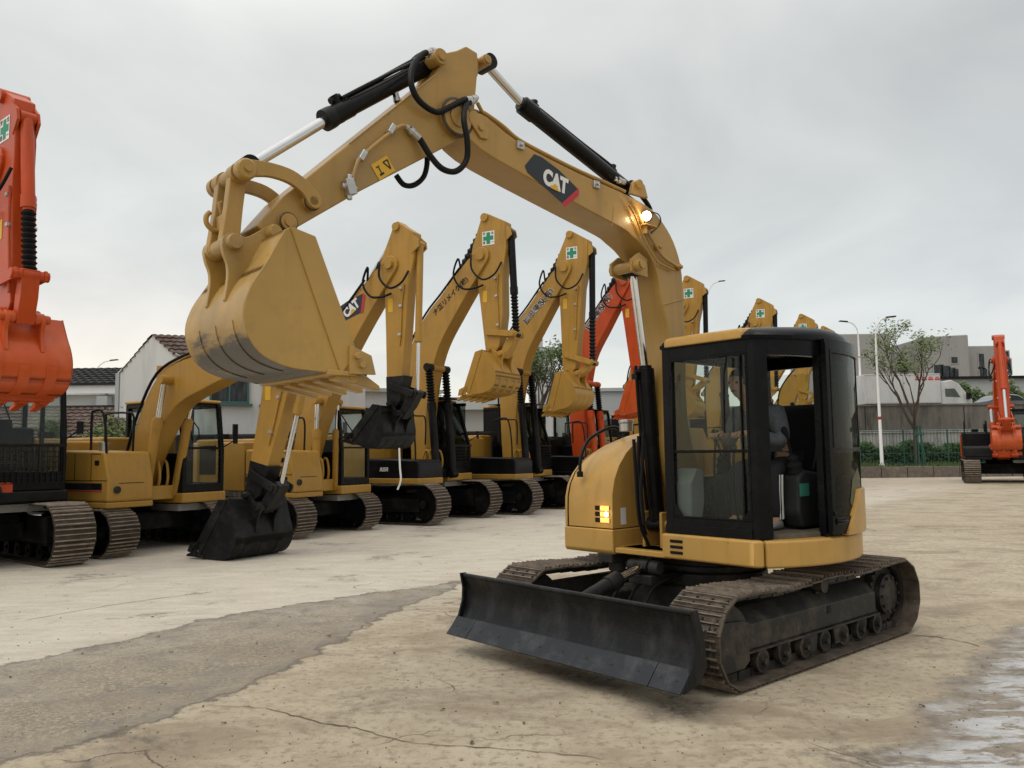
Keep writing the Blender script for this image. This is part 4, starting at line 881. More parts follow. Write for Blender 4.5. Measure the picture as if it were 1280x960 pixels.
b=MB(); d=(cb-cm).normalized()
p0=cm+(cb-cm)*.05; b.lathe(p0,p0+d*.55,[(0,.074),(1,.074)],20); b.tube([cm+d*.03+Vector((.10,-.02,.02)),cm+d*.10+Vector((.10,-.02,0)),cm+d*.9+Vector((.11,-.02,0)),cm+d*1.25+Vector((.1,-.02,0))],.014,8,4); b.tube([cm+d*.06+Vector((.06,0,0)),cm+d*.06+Vector((.12,-.02,0))],.02,8,1)
b.box(cm+d*.10+Vector((.06,-.03,0)),(.12,.06,.05)); b.build('supply_pipe',BLK,BR)
b=MB(); b.bx(cb.x-.18,cb.x+.08,YC-.11,YC-.08,.78,1.10); b.bx(cb.x-.18,cb.x+.08,YC+.08,YC+.11,.78,1.10); b.cyl((cb.x,YC-.14,cb.z),(cb.x,YC+.14,cb.z),.045,16); b.build('mast_bracket',YEL,ME,bev=.01)
for k,(pts) in enumerate(([(803,545),(803,600),(806,640),(812,668)],[(797,549),(800,600),(804,650),(816,682)],[(809,540),(808,575),(806,612),(810,655)])):
    b=MB(); b.tube([MF.Y(x,y,YC+.06*k-.02)+Vector((.05,0,0)) for x,y in pts],.015,8,6); b.build('hose',RUB,ME)
# arm -----------------------------------------------------------------
hwA=.125; na=YC+hwA
arm_pts=[(583,57.5),(571,63),(556,66),(545,92),(500,128),(437,178.5),(353,246),(327,275),(321,282),(330,291),(350,292),(372,284),(452,238),(545,190),(583,170),(593,140),(598,80),(597,66)]
ap_=MF.prof(arm_pts,na); b=MB(); b.prism(ap_,YC-hwA,YC+hwA); arm=b.build('arm',YELW,ME,bev=.010,seg=2)
b=MB(); P=MF.prof([(588,58),(603,68),(606,76),(603,92),(597,96),(590,80)],na); b.prism(P,YC-.11,YC-.07); b.prism(P,YC+.03,YC+.07); q=MF.Y(606,76.5,YC+.1); b.cyl((q.x,YC-.14,q.z),(q.x,YC+.13,q.z),.042,20); b.cyl((q.x,YC+.13,q.z),(q.x,YC+.145,q.z),.03,20); b.build('arm_lug',YELW,arm,bev=.005)
b=MB(); q=MF.Y(552,70,na+.06); b.lathe((q.x,YC-.15,q.z),(q.x,na+.06,q.z),[(0,.045),(.93,.045),(.931,.058),(1,.054)],20); b.cyl((q.x,na+.06,q.z),(q.x,na+.075,q.z),.03,16); b.build('pin_boss',YELW,arm)
hp=Vector((q.x,YC,q.z))
boss(arm,391.5,251.5,YC-.2,na+.055,.05,m=YELW)
boss(arm,362,277,YC-.2,na+.04,.055,m=YELW)
seam((437,179),(545,93),na+.003,.005,arm,m=YELW,name='edge_weld')
# bucket ram
k1=MF.Y(405,151,YC); k2=MF.Y(309,209,YC); k0=MF.Y(541,80,YC)
BC=ram('bucket_cylinder',ME,k0,k1,k2,.056,.034,BLK)
b=MB(); d=(k1-k0); nrm=Vector((-d.z,0,d.x)).normalized()
if nrm.z<0: nrm=-nrm
b.tube([k0+d*.02+nrm*.05,k0+d*.10+nrm*.078,k0+d*.5+nrm*.07,k0+d*.82+nrm*.066,k0+d*.86+nrm*.05],.015,8,5); b.tube([k0+d*.05+nrm*.06+Vector((0,.04,0)),k0+d*.5+nrm*.07+Vector((0,.05,0)),k0+d*.82+nrm*.07+Vector((0,.03,0))],.012,8,4)
b.lathe(k0+d*.78,k0+d*.90,[(0,.062),(1,.062)],18); b.cyl(k0+d*.85+nrm*.04,k0+d*.85+nrm*.11,.030,10); b.cyl(k0+d*.81+nrm*.085,k0+d*.89+nrm*.085,.022,10); b.build('supply_pipe',BLK,BC)
b=MB(); b.lathe(k0+d*.93,k0+d*1.0,[(0,.068),(.3,.07),(1,.07)],20); b.build('gland',BLK2,BC)
# arm ram on top of the boom
e1=MF.Y(607,80,YC); e2=MF.Y(650,129,YC); e3=MF.Y(783,236,YC)
AC=ram('arm_cylinder',ME,e3,e2,e1,.062,.034,BLK)
b=MB(); d=(e2-e3); nrm=Vector((-d.z,0,d.x)).normalized(); nrm=nrm if nrm.z>0 else -nrm
b.tube([e3+d*.12+nrm*.06,e3+d*.18+nrm*.09,e3+d*.5+nrm*.08,e3+d*.88+nrm*.075,e3+d*.93+nrm*.04],.014,8,5); b.cyl(e3+d*.90+nrm*.04,e3+d*.90+nrm*.11,.026,10); b.cyl(e3+d*.87+nrm*.08,e3+d*.93+nrm*.08,.02,10); b.cyl(e3+d*.16+nrm*.04,e3+d*.16+nrm*.11,.026,10); b.build('supply_pipe',BLK,AC)
b=MB(); P=MF.prof([(776,246),(779,232),(786,228),(793,236),(797,252)],YC); b.prism(P,YC-.12,YC-.08); b.prism(P,YC+.08,YC+.12); q=MF.Y(784,235,YC); b.cyl((q.x,YC-.15,q.z),(q.x,YC+.15,q.z),.04,18); b.build('ram_bracket',YELM,boom,bev=.006)
# pipes along the top of the boom
for k,(yy,dz) in enumerate(((nf-.015,.075),(nf-.06,.085),(YC-.08,.07))):
    pts=[(600,146),(608,154),(622,163),(640,172),(655,183),(690,203),(728,222),(770,240)]
    P=[Vector((x,yy,z+.028+.012*k)) for x,z in MF.prof([(597,141),(609,146),(630,161),(650,178),(685,197),(721,215),(755,230),(783,243)],nf)]
    if k==0: P=[MF.Y(597,129,na+.02),MF.Y(603,140,na)]+P[1:]
    b=MB(); b.tube(P,.014,8,5); b.build('hose_pipe',YELM,boom)
for x,y in ((650,182),(745,231)):
    q=MF.Y(x,y,nf+.005); b=MB(); b.box((q.x,nf-.01,q.z),(.07,.06,.06)); b.cyl((q.x,nf+.0,q.z),(q.x,nf+.04,q.z),.012,8); b.build('pipe_clamp',STL,boom,bev=.006)
# pipe down the mast side, with clamps
for pts,rr in (([(788,250),(797,263),(803,279),(811,292),(821,309),(830,322),(848,334)],.013),([(786,256),(794,270),(806,300),(818,322),(826,330),(843,338)],.009)):
    b=MB(); b.tube([MF.Y(x,y,nf+.03) for x,y in pts],rr,8,5); b.build('hose_pipe',YELM,boom)
for x,y in ((805,283),(823,309),(849,334)):
    q=MF.Y(x,y,nf+.02); b=MB(); b.box((q.x,nf+.01,q.z),(.05,.05,.05),Matrix.Rotation(.6,3,'Y')); b.cyl((q.x,nf+.02,q.z),(q.x,nf+.055,q.z),.016,8); b.build('pipe_clamp',YELW,boom,bev=.005)
def hose(parent,pts,r,name='hose',m=RUB,fit=(1,1)):
    P=[MF.Y(*p) for p in pts]; b=MB(); b.tube(P,r,10,8); h=b.build(name,m,parent)
    for f_,(a,c) in zip(fit,((P[0],P[1]),(P[-1],P[-2]))):
        if f_:
            d=(c-a).normalized(); b=MB(); b.lathe(a-d*.02,a+d*.10,[(0,r*1.0),(.3,r*1.0),(.31,r*1.45),(.5,r*1.45),(.51,r*1.25),(1,r*1.2)],10); b.build('hose_fitting',STL,h)
    return h
hose(arm,[(543,64,YC+.07),(528,68,YC+.10),(516,84,YC+.15),(514,105,na+.06),(524,126,na+.06),(545,140,na+.05),(562,134,na+.06),(580,125,na+.06),(593,124,na+.04)],.021)
hose(arm,[(594,123,na+.03),(583,131,na+.07),(580,150,na+.12),(584,175,na+.13),(583,200,na+.11),(570,214,na+.10),(553,211,na+.09),(538,195,na+.06),(524,173,na+.04),(510,160,na+.03)],.021)
hose(arm,[(545,66,YC-.05),(523,70,YC-.05),(500,95,YC-.02),(494,115,YC),(497,130,YC)],.018)
hose(arm,[(495,219,YC-.06),(505,231,YC-.06),(518,231,YC-.06),(530,220,YC-.06),(534,200,YC-.04),(530,185,YC-.02)],.019,fit=(0,0))
hose(boom,[(770,224,YC+.05),(783,229,YC+.06),(800,243,YC+.06),(812,260,YC+.06),(815,275,YC+.04)],.021)
hose(boom,[(760,225,YC-.02),(780,242,YC-.05),(796,255,YC-.05),(806,272,YC-.05)],.018,fit=(0,0))
b=MB(); b.tube([MF.Y(x,y,nf+.01) for x,y in [(815,265),(823,268),(826,276),(822,284),(812,293)]],.005,6,6); b.build('lamp_cable',RUB,boom)
# arm side pipe, shut-off valve, stickers
b=MB(); b.tube([MF.Y(x,y,na+.035) for x,y in [(508,158),(500,158),(480,172),(452,196),(446,206),(441,224)]],.013,10,4); b.build('hose_pipe',YELW,arm)
for x,y in ((488,162),(452,195)):
    q=MF.Y(x,y,na+.02); b=MB(); b.box((q.x,na+.02,q.z),(.035,.06,.075),Matrix.Rotation(-.5,3,'Y')); b.build('pipe_clamp',STL,arm,bev=.005)
q=MF.Y(437,234,na+.03); b=MB(); b.box((q.x,na+.03,q.z),(.06,.06,.10),Matrix.Rotation(.3,3,'Y')); b.cyl((q.x,na+.03,q.z-.08),(q.x,na+.03,q.z+.08),.018,10); b.cyl((q.x-.05,na+.03,q.z),(q.x+.05,na+.03,q.z),.016,10); b.build('shutoff_valve',STL,arm,bev=.006)
q=MF.Y(478.5,210,na+.001); P0=MF.Y(464,211,na); P1=MF.Y(487,197,na); u=(P1-P0).normalized(); v=Vector((-u.z,0,u.x)); v=v if v.z>0 else -v
if u.cross(v).y<0: pass
uu=u if u.cross(v).y>0 else -u
b=MB(); flat(b,[(-.075,-.055),(.075,-.055),(.075,.055),(-.075,.055)],q,uu,v,.002); ws=b.build('warning_sticker',DYE,arm)
b=MB(); 
for A_,B_ in (((.02,.03),(.05,-.03)),((.05,-.03),(.062,.03)),((.062,.03),(.02,.03))):
    dx,dz=B_[0]-A_[0],B_[1]-A_[1]; l=math.hypot(dx,dz); nx_,nz_=-dz/l*.004,dx/l*.004
    flat(b,[(A_[0]+nx_,A_[1]+nz_),(A_[0]-nx_,A_[1]-nz_),(B_[0]-nx_,B_[1]-nz_),(B_[0]+nx_,B_[1]+nz_)],q,uu,v,.005)
flat(b,[(-.05,.02),(-.02,.02),(-.02,.027),(-.05,.027)],q,uu,v,.005); flat(b,[(-.035,-.02),(-.028,-.02),(-.028,.018),(-.035,.018)],q,uu,v,.005); flat(b,[(-.05,-.035),(-.015,-.035),(-.015,-.022),(-.05,-.022)],q,uu,v,.005)
b.build('sticker_symbol',INK,ws)
# emblem on the boom
P0=MF.Y(657,213,nf); P1=MF.Y(723,234,nf); u=(P1-P0).normalized(); v=Vector((-u.z,0,u.x)); v=v if v.z>0 else -v
mid=MF.Y(690,224,nf); Pa=MF.Y(675,203,nf); 
P0=MF.Y(657,208,nf); P1=MF.Y(722,240,nf); u=(P1-P0).normalized(); v=u.cross(Vector((0,-1,0)))
v=Vector((-u.z,0,u.x)); v=v if v.z>0 else -v
cat_decal(boom,mid+v*.01,u,v,(P1-P0).length*1.02)
# work lamp on the boom
q=MF.Y(808,270,nf+.06); b=MB(); ax=Vector((.82,.35,-.1)).normalized(); b.lathe(q-ax*.07,q,[(0,.03),(.4,.044),(1,.049)],20); lm=b.build('work_lamp',BLK,boom)
b=MB(); b.lathe(q,q+ax*.012,[(0,.042),(.7,.038),(1,.025)],20); b.build('lamp_lens',LAMPM,lm)
b=MB(); b.box(q+Vector((-.05,-.03,-.075)),(.16,.09,.012)); b.box(q+Vector((.0,-.02,-.11)),(.02,.04,.08)); b.build('lamp_bracket',YEL,boom,bev=.004)
for nm,loc_,e_ in (('boom_lamp',q+ax*.06,1.6),('hood_lamp',Vector((.86,hy-.02,hz)),.35)):
    ld=bpy.data.lights.new(nm,'POINT'); ld.energy=e_; ld.color=(1,.72,.42); ld.shadow_soft_size=.03; lo=bpy.data.objects.new(nm,ld); COL.objects.link(lo); lo.parent=ME; lo.location=loc_
# bucket and linkage
bh=Vector((4.09,0,2.90))
BKT,TB=bucket_at(ME,(bh.x,bh.z),0.0,1.0,YC-.0,.43,[YELB,BWEAR],flip=-1,earw=.13,straps=3)
lp=MF.Y(308.5,211,YC+.22); E2=TB((-.235,-.095)); lpx=(lp.x,lp.z)
b=MB(); al=MF.Y(391.5,251.5,na+.04)
mid_=[MF.Y(x,y,na+.04) for x,y in [(308.5,211),(335,213),(362,222),(381,237),(391.5,251.5)]]
for yy in (YC-.19,YC+.17):
    P,_a,_b=spine_poly([((p.x,p.z),w_) for p,w_ in zip(mid_,(.10,.085,.085,.085,.10))],4); b.prism(P,yy-.012,yy+.022)
gl=b.build('guide_link',YELW,ME,bev=.006)
b=MB(); b.lathe((lpx[0],YC-.24,lpx[1]),(lpx[0],YC+.235,lpx[1]),[(0,.045),(.02,.058),(.13,.058),(.131,.045),(.2,.045),(.201,.06),(.36,.06),(.361,.05),(.64,.05),(.641,.06),(.80,.06),(.801,.045),(.87,.045),(.871,.06),(.98,.06),(1,.05)],24); b.cyl((lpx[0],YC+.235,lpx[1]),(lpx[0],YC+.25,lpx[1]),.02,12); b.build('link_pin',YELW,gl)
b=MB()
for yy in (YC-.10,YC+.075):
    P,_a,_b=spine_poly([(lpx,.10),(((lpx[0]+E2[0])/2,(lpx[1]+E2[1])/2),.095),(E2,.11)],4); b.prism(P,yy-.02,yy+.045)
b.bx(min(lpx[0],E2[0])+.0,min(lpx[0],E2[0])+.06,YC-.1,YC+.1,E2[1]+.10,E2[1]+.19)
hl_=b.build('bucket_link',YELW,ME,bev=.008)
b=MB(); hk=MF.Y(270,272,YC-.05); b.tube([hk+Vector((-.07,0,.06)),hk+Vector((-.02,0,.09))]+[hk+Vector((.058*math.cos(t),0,.058*math.sin(t)-.02)) for t in (-2.6,-2.0,-1.2,-.4,.3,.9)],.015,10,4); b.build('lifting_hook',YELW,hl_)
# ---- cab of the main excavator: posts and rails follow the plan curve, roof on top
RC=1.215
CP=[(.745,.13+i*.05) for i in range(16)]+[(.747,.91),(.742,.96)]+arc(RC,54.5,128,38)+[(-.78,.90),(-.80,.86)]
CP+= [(-.80,.86-.06*i) for i in range(1,12)]+[(-.80,.13)]
CP+= [(-.80+.08*i,.13) for i in range(1,19)]
def arclen(P):
    s=[0]
    for a,c in zip(P,P[1:]): s.append(s[-1]+math.hypot(c[0]-a[0],c[1]-a[1]))
    return s
CPc=CP+[CP[0]]; CL=arclen(CPc); CT=CL[-1]
def cpt(s):
    s=s%CT
    for i in range(len(CL)-1):
        if CL[i]<=s<=CL[i+1]:
            t=(s-CL[i])/max(1e-9,CL[i+1]-CL[i]); a,c=CPc[i],CPc[i+1]; d=math.hypot(c[0]-a[0],c[1]-a[1]); return (a[0]+(c[0]-a[0])*t,a[1]+(c[1]-a[1])*t),((c[1]-a[1])/d,-(c[0]-a[0])/d)
def sfront(y): return y-.13
def sarc(deg):  # station at an angle on the door side
    best=min(range(len(CP)),key=lambda i:abs(math.degrees(math.atan2(CP[i][1],CP[i][0]))-deg)+(0 if 17<=i<60 else 99)); i=best
    return CL[i]
def slab(b,s0,s1,z0,z1,th,off=0,n=None,zt0=None,zt1=None):
    """curved panel between stations s0,s1; outer face off metres outside the plan line"""
    n=n or max(2,int((s1-s0)/.05)); vs=[]
    for i in range(n+1):
        s=s0+(s1-s0)*i/n; (x,y),(nx_,ny_)=cpt(s)
        for o_,zz in ((off,0),(off-th,0),(off-th,1),(off,1)):
            z=(z0 if zt0 is None else z0+(zt0-z0)*i/n) if zz==0 else (z1 if zt1 is None else z1+(zt1-z1)*i/n)
            vs.append((x+nx_*o_,y+ny_*o_,z))
    fs=[(0,1,2,3),tuple(4*n+k for k in (3,2,1,0))]
    for i in range(n):
        for k in range(4): fs.append((4*i+k,4*(i+1)+k,4*(i+1)+(k+1)%4,4*i+(k+1)%4))
    b.faces(vs,fs)
# which way is outward? front plane must point to +x
if cpt(.2)[1][0]<0:
    _c=cpt
    def cpt(s): p,n_=_c(s); return p,(-n_[0],-n_[1])
Z0,Z1=.958,2.46
b=MB(); sA=sfront(.96)
slab(b,0,.075,Z0,Z1,.07)                                  # inner front post
slab(b,sA-.03,sarc(59),Z0,Z1,.09)                       # corner post
slab(b,.076,sA-.031,Z0,1.085,.07); slab(b,.076,sA-.031,2.36,Z1,.07)
slab(b,.0,sA-.031,Z0-.0,1.03,.075,.012)
sd0,sd1=sarc(59)+.001,sarc(82)
slab(b,sd0,sd1,2.335,Z1,.06)                               # header over the doorway
slab(b,sd1,sarc(84),Z0,Z1,.06)                            # rear door post
slab(b,sarc(84)+.001,sarc(127),2.33,Z1,.05); slab(b,sarc(84)+.001,sarc(127),Z0,1.40,.05)
sR=CL[18+37]; slab(b,sarc(122),CL[len(arc(RC,52,128,38))+18+1],Z0,Z1,.06)
sB0=CL[18+39+1]; sB1=sB0+.72
slab(b,sB0,sB1+.01,Z0,1.50,.05); slab(b,sB0,sB1+.01,2.36,Z1,.05); slab(b,sB1-.06,sB1+.06,Z0+.01,Z1-.01,.055)
sI0=sB1+.061; slab(b,sI0,CT-.002,Z0,1.40,.05); slab(b,sI0,CT-.002,2.36,Z1,.05); slab(b,sI0+.62,sI0+.67,1.40,2.36,.048)
cab=b.build('cab',CABK,ME,bev=.010,seg=2)
# windscreen: thin bead, glass in two panes with a rail between
b=MB(); slab(b,.082,sA-.04,1.60,1.625,.03,-.005); slab(b,.076,.095,1.085,2.36,.02,.003); slab(b,sA-.05,sA-.031,1.085,2.36,.02,.003); slab(b,.096,sA-.051,2.342,2.36,.02,.003); slab(b,.096,sA-.051,1.085,1.10,.02,.003); slab(b,sA-.105,sA-.092,1.10,2.34,.025,.0)
# cut corners of the lower pane
for (ya,yb_) in ((.135+.075,.135+.16),(.96-.115,.96-.03)):
    y0_,y1_=ya,yb_
    lo=ya<.5; b.faces([(.748,ya,1.10),(.748,yb_,1.10),(.748,ya if lo else yb_,1.21),(.728,ya,1.10),(.728,yb_,1.10),(.728,ya if lo else yb_,1.21)],[(0,1,2),(3,5,4),(0,3,4,1),(1,4,5,2),(2,5,3,0)])
b.build('windscreen_frame',CABK,cab,bev=.004)
b=MB(); slab(b,.08,sA-.04,1.095,1.61,.006,-.018); b.build('lower_windscreen',GLS,cab,smooth=False)
b=MB(); slab(b,.08,sA-.04,1.615,2.35,.006,-.018); b.build('windscreen',GLS,cab,smooth=False)
b=MB(); slab(b,sarc(84)+.01,sarc(123),1.41,2.33,.006,-.02); b.build('quarter_window',GLC,cab,smooth=False)
b=MB(); slab(b,sB0+.02,sB1-.06,1.53,2.31,.006,-.02); b.build('rear_window',GLC,cab,smooth=False)
b=MB(); slab(b,sI0+.01,CT-.08,1.41,2.35,.006,-.02); b.build('side_window',GLC,cab,smooth=False)
b=MB(); b.tube([(.772,.22,2.12),(.778,.25,2.25),(.778,.25,1.96)],.006,6,3); b.tube([(.77,.77,2.33),(.785,.75,2.20),(.785,.74,1.75)],.008,6,1); b.build('wiper',BLK,cab)
# roof: black rim with rounded top, yellow hatch panel along the inner front
def inset(P,d):
    out=[]; n=len(P)
    for i in range(n):
        a=P[(i-1)%n]; c=P[(i+1)%n]; dx,dy=c[0]-a[0],c[1]-a[1]; l=math.hypot(dx,dy) or 1; out.append((P[i][0]-(dy/l)*d*SG,P[i][1]+(dx/l)*d*SG))
    return out
SG=1 if cpt(.2)[1][0]>0 and (CP[1][1]>CP[0][1]) else -1
rimP=CP
b=MB(); rings=[]
for d,z in ((-.012,2.455),(-.018,2.485),(-.010,2.52),(.015,2.548),(.06,2.572),(.16,2.59)):
    rings.append([b.b.verts.new((x,y,z-(.035*max(0,(x-.1)/.65) if z>2.5 else 0))) for x,y in inset(rimP,d)])
b.loft(rings); b.build('roof',CABK,cab)
b=MB(); HP=[(.60,.17),(.765,.17),(.772,.60),(.765,.90),(.66,.95),(.2,.92),(-.5,.72),(-.5,.17)]
n=len(HP); rr=[]
for k,(d,dz) in enumerate(((0,0),(0,.05),(.03,.075),(.10,.085))):
    cx=sum(p[0] for p in HP)/n; cy=sum(p[1] for p in HP)/n
    rr.append([b.b.verts.new((x+(cx-x)*d,y+(cy-y)*d,2.50+dz-(.035*max(0,(x-.1)/.65)))) for x,y in HP])
b.loft(rr); b.build('roof_hatch',YEL,cab,bev=.01)
q=MF.Y(1005,408,.5); b=MB(); b.tube([(-.35,.62,2.58),(-.36,.62,2.625),(-.40,.62,2.64),(-.44,.62,2.62),(-.45,.62,2.58)],.012,8,4); b.cyl((.62,.12,2.50),(.62,.12,2.56),.028,10); b.build('antenna_mount',RUB,cab)
# open door slid back along the flank
RD=1.275
def dpt(deg,r=RD): a=math.radians(deg); return (r*math.cos(a),r*math.sin(a))
def dslab(b,a0,a1,z0,z1,r=RD,th=.035,z0b=None):
    n=max(2,int(abs(a1-a0)/2)); vs=[]
    for i in range(n+1):
        a=a0+(a1-a0)*i/n; zz=z0 if z0b is None else z0+(z0b-z0)*i/n
        for r_,z in ((r,zz),(r-th,zz),(r-th,z1),(r,z1)): p=dpt(a,r_); vs.append((*p,z))
    fs=[(0,1,2,3),tuple(4*n+k for k in (3,2,1,0))]
    for i in range(n):
        for k in range(4): fs.append((4*i+k,4*(i+1)+k,4*(i+1)+(k+1)%4,4*i+(k+1)%4))
    b.faces(vs,fs)
b=MB(); D0,D1=81.5,122
dslab(b,D0,D0+2.6,.97,2.47); dslab(b,D1-2.6,D1,1.18,2.47,z0b=1.25); dslab(b,D0+2.62,D1-2.62,2.39,2.47); dslab(b,D0+2.62,D1-2.62,1.60,1.63)
dslab(b,D0+2.62,D1-14,.97,1.10); dslab(b,D1-14,D1-2.62,.97,1.10,z0b=1.18)
dslab(b,D0,D0+1,1.0,2.44,r=RD+.008,th=.008); dslab(b,D0+3.4,D1-3.4,2.365,2.389,r=RD+.004,th=.02); dslab(b,D0+2.6,D0+3.4,1.63,2.389,r=RD+.004,th=.02)
dr=b.build('door',CABK,ME,bev=.008)
b=MB(); dslab(b,D0+2.6,D1-2.6,1.63,2.39,r=RD-.012,th=.006); b.build('door_pane',GLD,dr,smooth=False)
b=MB(); dslab(b,D0+2.6,D1-2.6,1.08,1.60,r=RD-.012,th=.006); b.build('lower_pane',GLD,dr,smooth=False)
b=MB(); p=dpt(86,RD+.012); p2=dpt(94,RD+.012); b.tube([(*dpt(84,RD),1.07),(*dpt(84.7,RD+.03),1.07),(*dpt(88.3,RD+.03),1.07),(*dpt(89,RD),1.07)],.012,8,3); b.cyl((*dpt(82.8,RD),1.13),(*dpt(82.8,RD+.02),1.13),.018,14); b.box((*dpt(86.5,RD+.0),1.07),(.12,.01,.05)); b.build('handle',BLK,dr,bev=.003)
b=MB(); Q=[(95,1.20),(99,1.12),(112,1.13),(115,1.22),(112,1.38),(106,1.47),(98,1.38)]; n=len(Q)
b.faces([(*dpt(a,RD-.010),z) for a,z in Q]+[(*dpt(a,RD-.008),z) for a,z in Q],[tuple(range(n)),tuple(range(n,2*n))]); b.build('pane_sticker',mat('faded_sticker',(.10,.10,.05),.6,noise=.3,nscale=12),dr,smooth=False)
# yellow corner panel below the door's tail
b=MB(); n=10; vs=[]
for i in range(n+1):
    a=(90,92.4,94.8,97.2,99.6,102,108,114,120,127,134)[i]; zt=.975+(1.30-.975)*min(1,i/5.)
    for r_,z in ((1.295,.957),(1.235,.957),(1.235,zt),(1.295,zt)): vs.append((*dpt(a,r_),z))
fs=[(0,1,2,3),tuple(4*n+k for k in (3,2,1,0))]
for i in range(n):
    for k in range(4): fs.append((4*i+k,4*(i+1)+k,4*(i+1)+(k+1)%4,4*i+(k+1)%4))
b.faces(vs,fs); b.build('corner_panel',YEL,ME,bev=.004)
# cab interior
b=MB(); plan_prism(b,inset(CP,.05),.95,.985); b.build('cab_floor',mat('muddy_mat',(.10,.085,.06),.8,noise=.4,nscale=12),ME)
b=MB(); b.prism([(-.62,1.0),(-.05,1.0),(-.02,1.32),(-.10,1.40),(-.55,1.38)],.36,.86); b.prism([(-.60,1.38),(-.42,1.38),(-.44,1.6),(-.50,1.96),(-.60,2.03),(-.68,1.98),(-.66,1.6)],.38,.84)
st=b.build('operator_seat',SEAT,ME,bev=.05,seg=3)
for yy in (.24,.90):
    b=MB(); b.prism([(-.50,1.0),(.10,1.0),(.16,1.12),(.14,1.40),(.05,1.46),(-.45,1.40)],yy-.08,yy+.08); cn=b.build('control_console',PLAS,st,bev=.03,seg=3)
    b=MB(); b.lathe((.06,yy,1.44),(.10,yy,1.58),[(0,.07),(.2,.06),(.4,.065),(.6,.045),(.8,.05),(1,.02)],14); b.tube([(.10,yy,1.55),(.14,yy,1.66),(.19,yy,1.73)],.011,8,3); b.lathe((.17,yy,1.69),(.21,yy,1.80),[(0,.018),(.4,.028),(.8,.026),(1,.012)],12); b.build('lever',SEAT,cn)
b=MB(); b.tube([(-.42,.80,1.45),(-.45,.82,1.60),(-.48,.82,1.75),(-.60,.82,1.78),(-.63,.82,1.70),(-.63,.82,1.45)],.014,8,5); b.build('arm_rail',BLK,st)
b=MB()
for yy in (.42,.60): b.tube([(.40,yy,1.0),(.46,yy,1.2),(.47,yy,1.50),(.43,yy,1.74)],.011,8,4); b.lathe((.44,yy,1.68),(.42,yy,1.79),[(0,.014),(.3,.022),(.8,.022),(1,.01)],10); b.box((.42,yy,1.01),(.2,.1,.02),Matrix.Rotation(.3,3,'Y'))
b.build('travel_lever',BLK,ME)
b=MB(); b.prism([(.55,1.0),(.69,1.0),(.69,1.36),(.60,1.48),(.50,1.46),(.50,1.2)],.15,.34); b.build('dashboard',mat('console_grey',(.17,.18,.18),.6,noise=.1),ME,bev=.02)
b=MB(); b.box((.08,.985,1.30),(.14,.004,.10)); b.build('label_sticker',mat('green_label',(.05,.22,.16),.5,noise=.1),st)
# ---- operator
def skin_body(name,verts,edges,rad,m,root=0,sub=2,parent=None):
    me=bpy.data.meshes.new(name); me.from_pydata(verts,edges,[]); o=bpy.data.objects.new(name,me); COL.objects.link(o)
    sk=o.modifiers.new('skin','SKIN'); sk.use_smooth_shade=True; me.materials.append(m)
    sv=me.skin_vertices[0].data if me.skin_vertices else None
    if sv is None:
        bm_=bmesh.new(); bm_.from_mesh(me); bm_.verts.layers.skin.verify(); bm_.to_mesh(me); bm_.free(); sv=me.skin_vertices[0].data
    for i,r in enumerate(rad): sv[i].radius=r if isinstance(r,tuple) else (r,r); sv[i].use_root=(i==root)
    s2=o.modifiers.new('sub','SUBSURF'); s2.levels=sub; s2.render_levels=sub
    bpy.context.view_layer.update(); m2=bpy.data.meshes.new_from_object(o.evaluated_get(bpy.context.evaluated_depsgraph_get())); bpy.data.objects.remove(o)
    m2.polygons.foreach_set('use_smooth',[True]*len(m2.polygons)); m2.materials.clear(); m2.materials.append(m)
    o=bpy.data.objects.new(name,m2); COL.objects.link(o)
    if parent: o.parent=parent
    return o
SKN=mat('skin',(.36,.20,.13),.55,noise=.06,nscale=20)
JKT=mat('grey_jacket',(.085,.092,.105),.85,noise=.35,nscale=35,bump=.4,bscale=30)
TRS=mat('black_trousers',(.015,.015,.018),.8,noise=.2,nscale=20)
HAIR=mat('black_hair',(.012,.011,.010),.6,noise=.3,nscale=50)
py=.62
V=[(-.16,py,1.50),(-.06,py,1.66),(.07,py,1.82),(.15,py,1.93),(.24,py,2.00),(.31,py,2.08),(.345,py,2.16),(.34,py,2.215),
   (.12,py+.17,1.91),(.17,py+.25,1.68),(.36,py+.10,1.74),(.42,py+.03,1.755),
   (.12,py-.17,1.91),(.19,py-.25,1.70),(.33,py-.20,1.74),(.40,py-.19,1.755),
   (-.10,py+.10,1.47),(.24,py+.17,1.46),(.20,py+.18,1.055),(.33,py+.19,1.02),
   (-.10,py-.10,1.47),(.24,py-.15,1.46),(.24,py-.15,1.055),(.37,py-.15,1.02)]
E_=[(0,1),(1,2),(2,3),(3,4),(4,5),(5,6),(6,7),(3,8),(8,9),(9,10),(10,11),(3,12),(12,13),(13,14),(14,15),(0,16),(16,17),(17,18),(18,19),(0,20),(20,21),(21,22),(22,23)]
R_=[.13,.125,.135,.12,.055,.075,.095,.07, .075,.055,.036,.03,.075,.055,.036,.03,.09,.07,.048,.04,.09,.07,.048,.04]
PR=empty('person',(MF.x,MF.y,0),MF.yaw,'operator in grey jacket and striped black trousers seated in the open cab','person')
body=skin_body('body',V,E_,R_,SKN,0,2,PR)
jk=[0,1,2,3,4,8,9,10,12,13,14]; ix={k:i for i,k in enumerate(jk)}
skin_body('jacket',[V[k] for k in jk],[(ix[a],ix[c]) for a,c in E_ if a in ix and c in ix],[(R_[k]+.018) for k in jk],JKT,0,2,PR)
tr_=[0,16,17,18,20,21,22]; ix={k:i for i,k in enumerate(tr_)}
trou=skin_body('trousers',[V[k] for k in tr_],[(ix[a],ix[c]) for a,c in E_ if a in ix and c in ix],[(R_[k]+.016)*1.0 for k in tr_],TRS,0,2,PR)
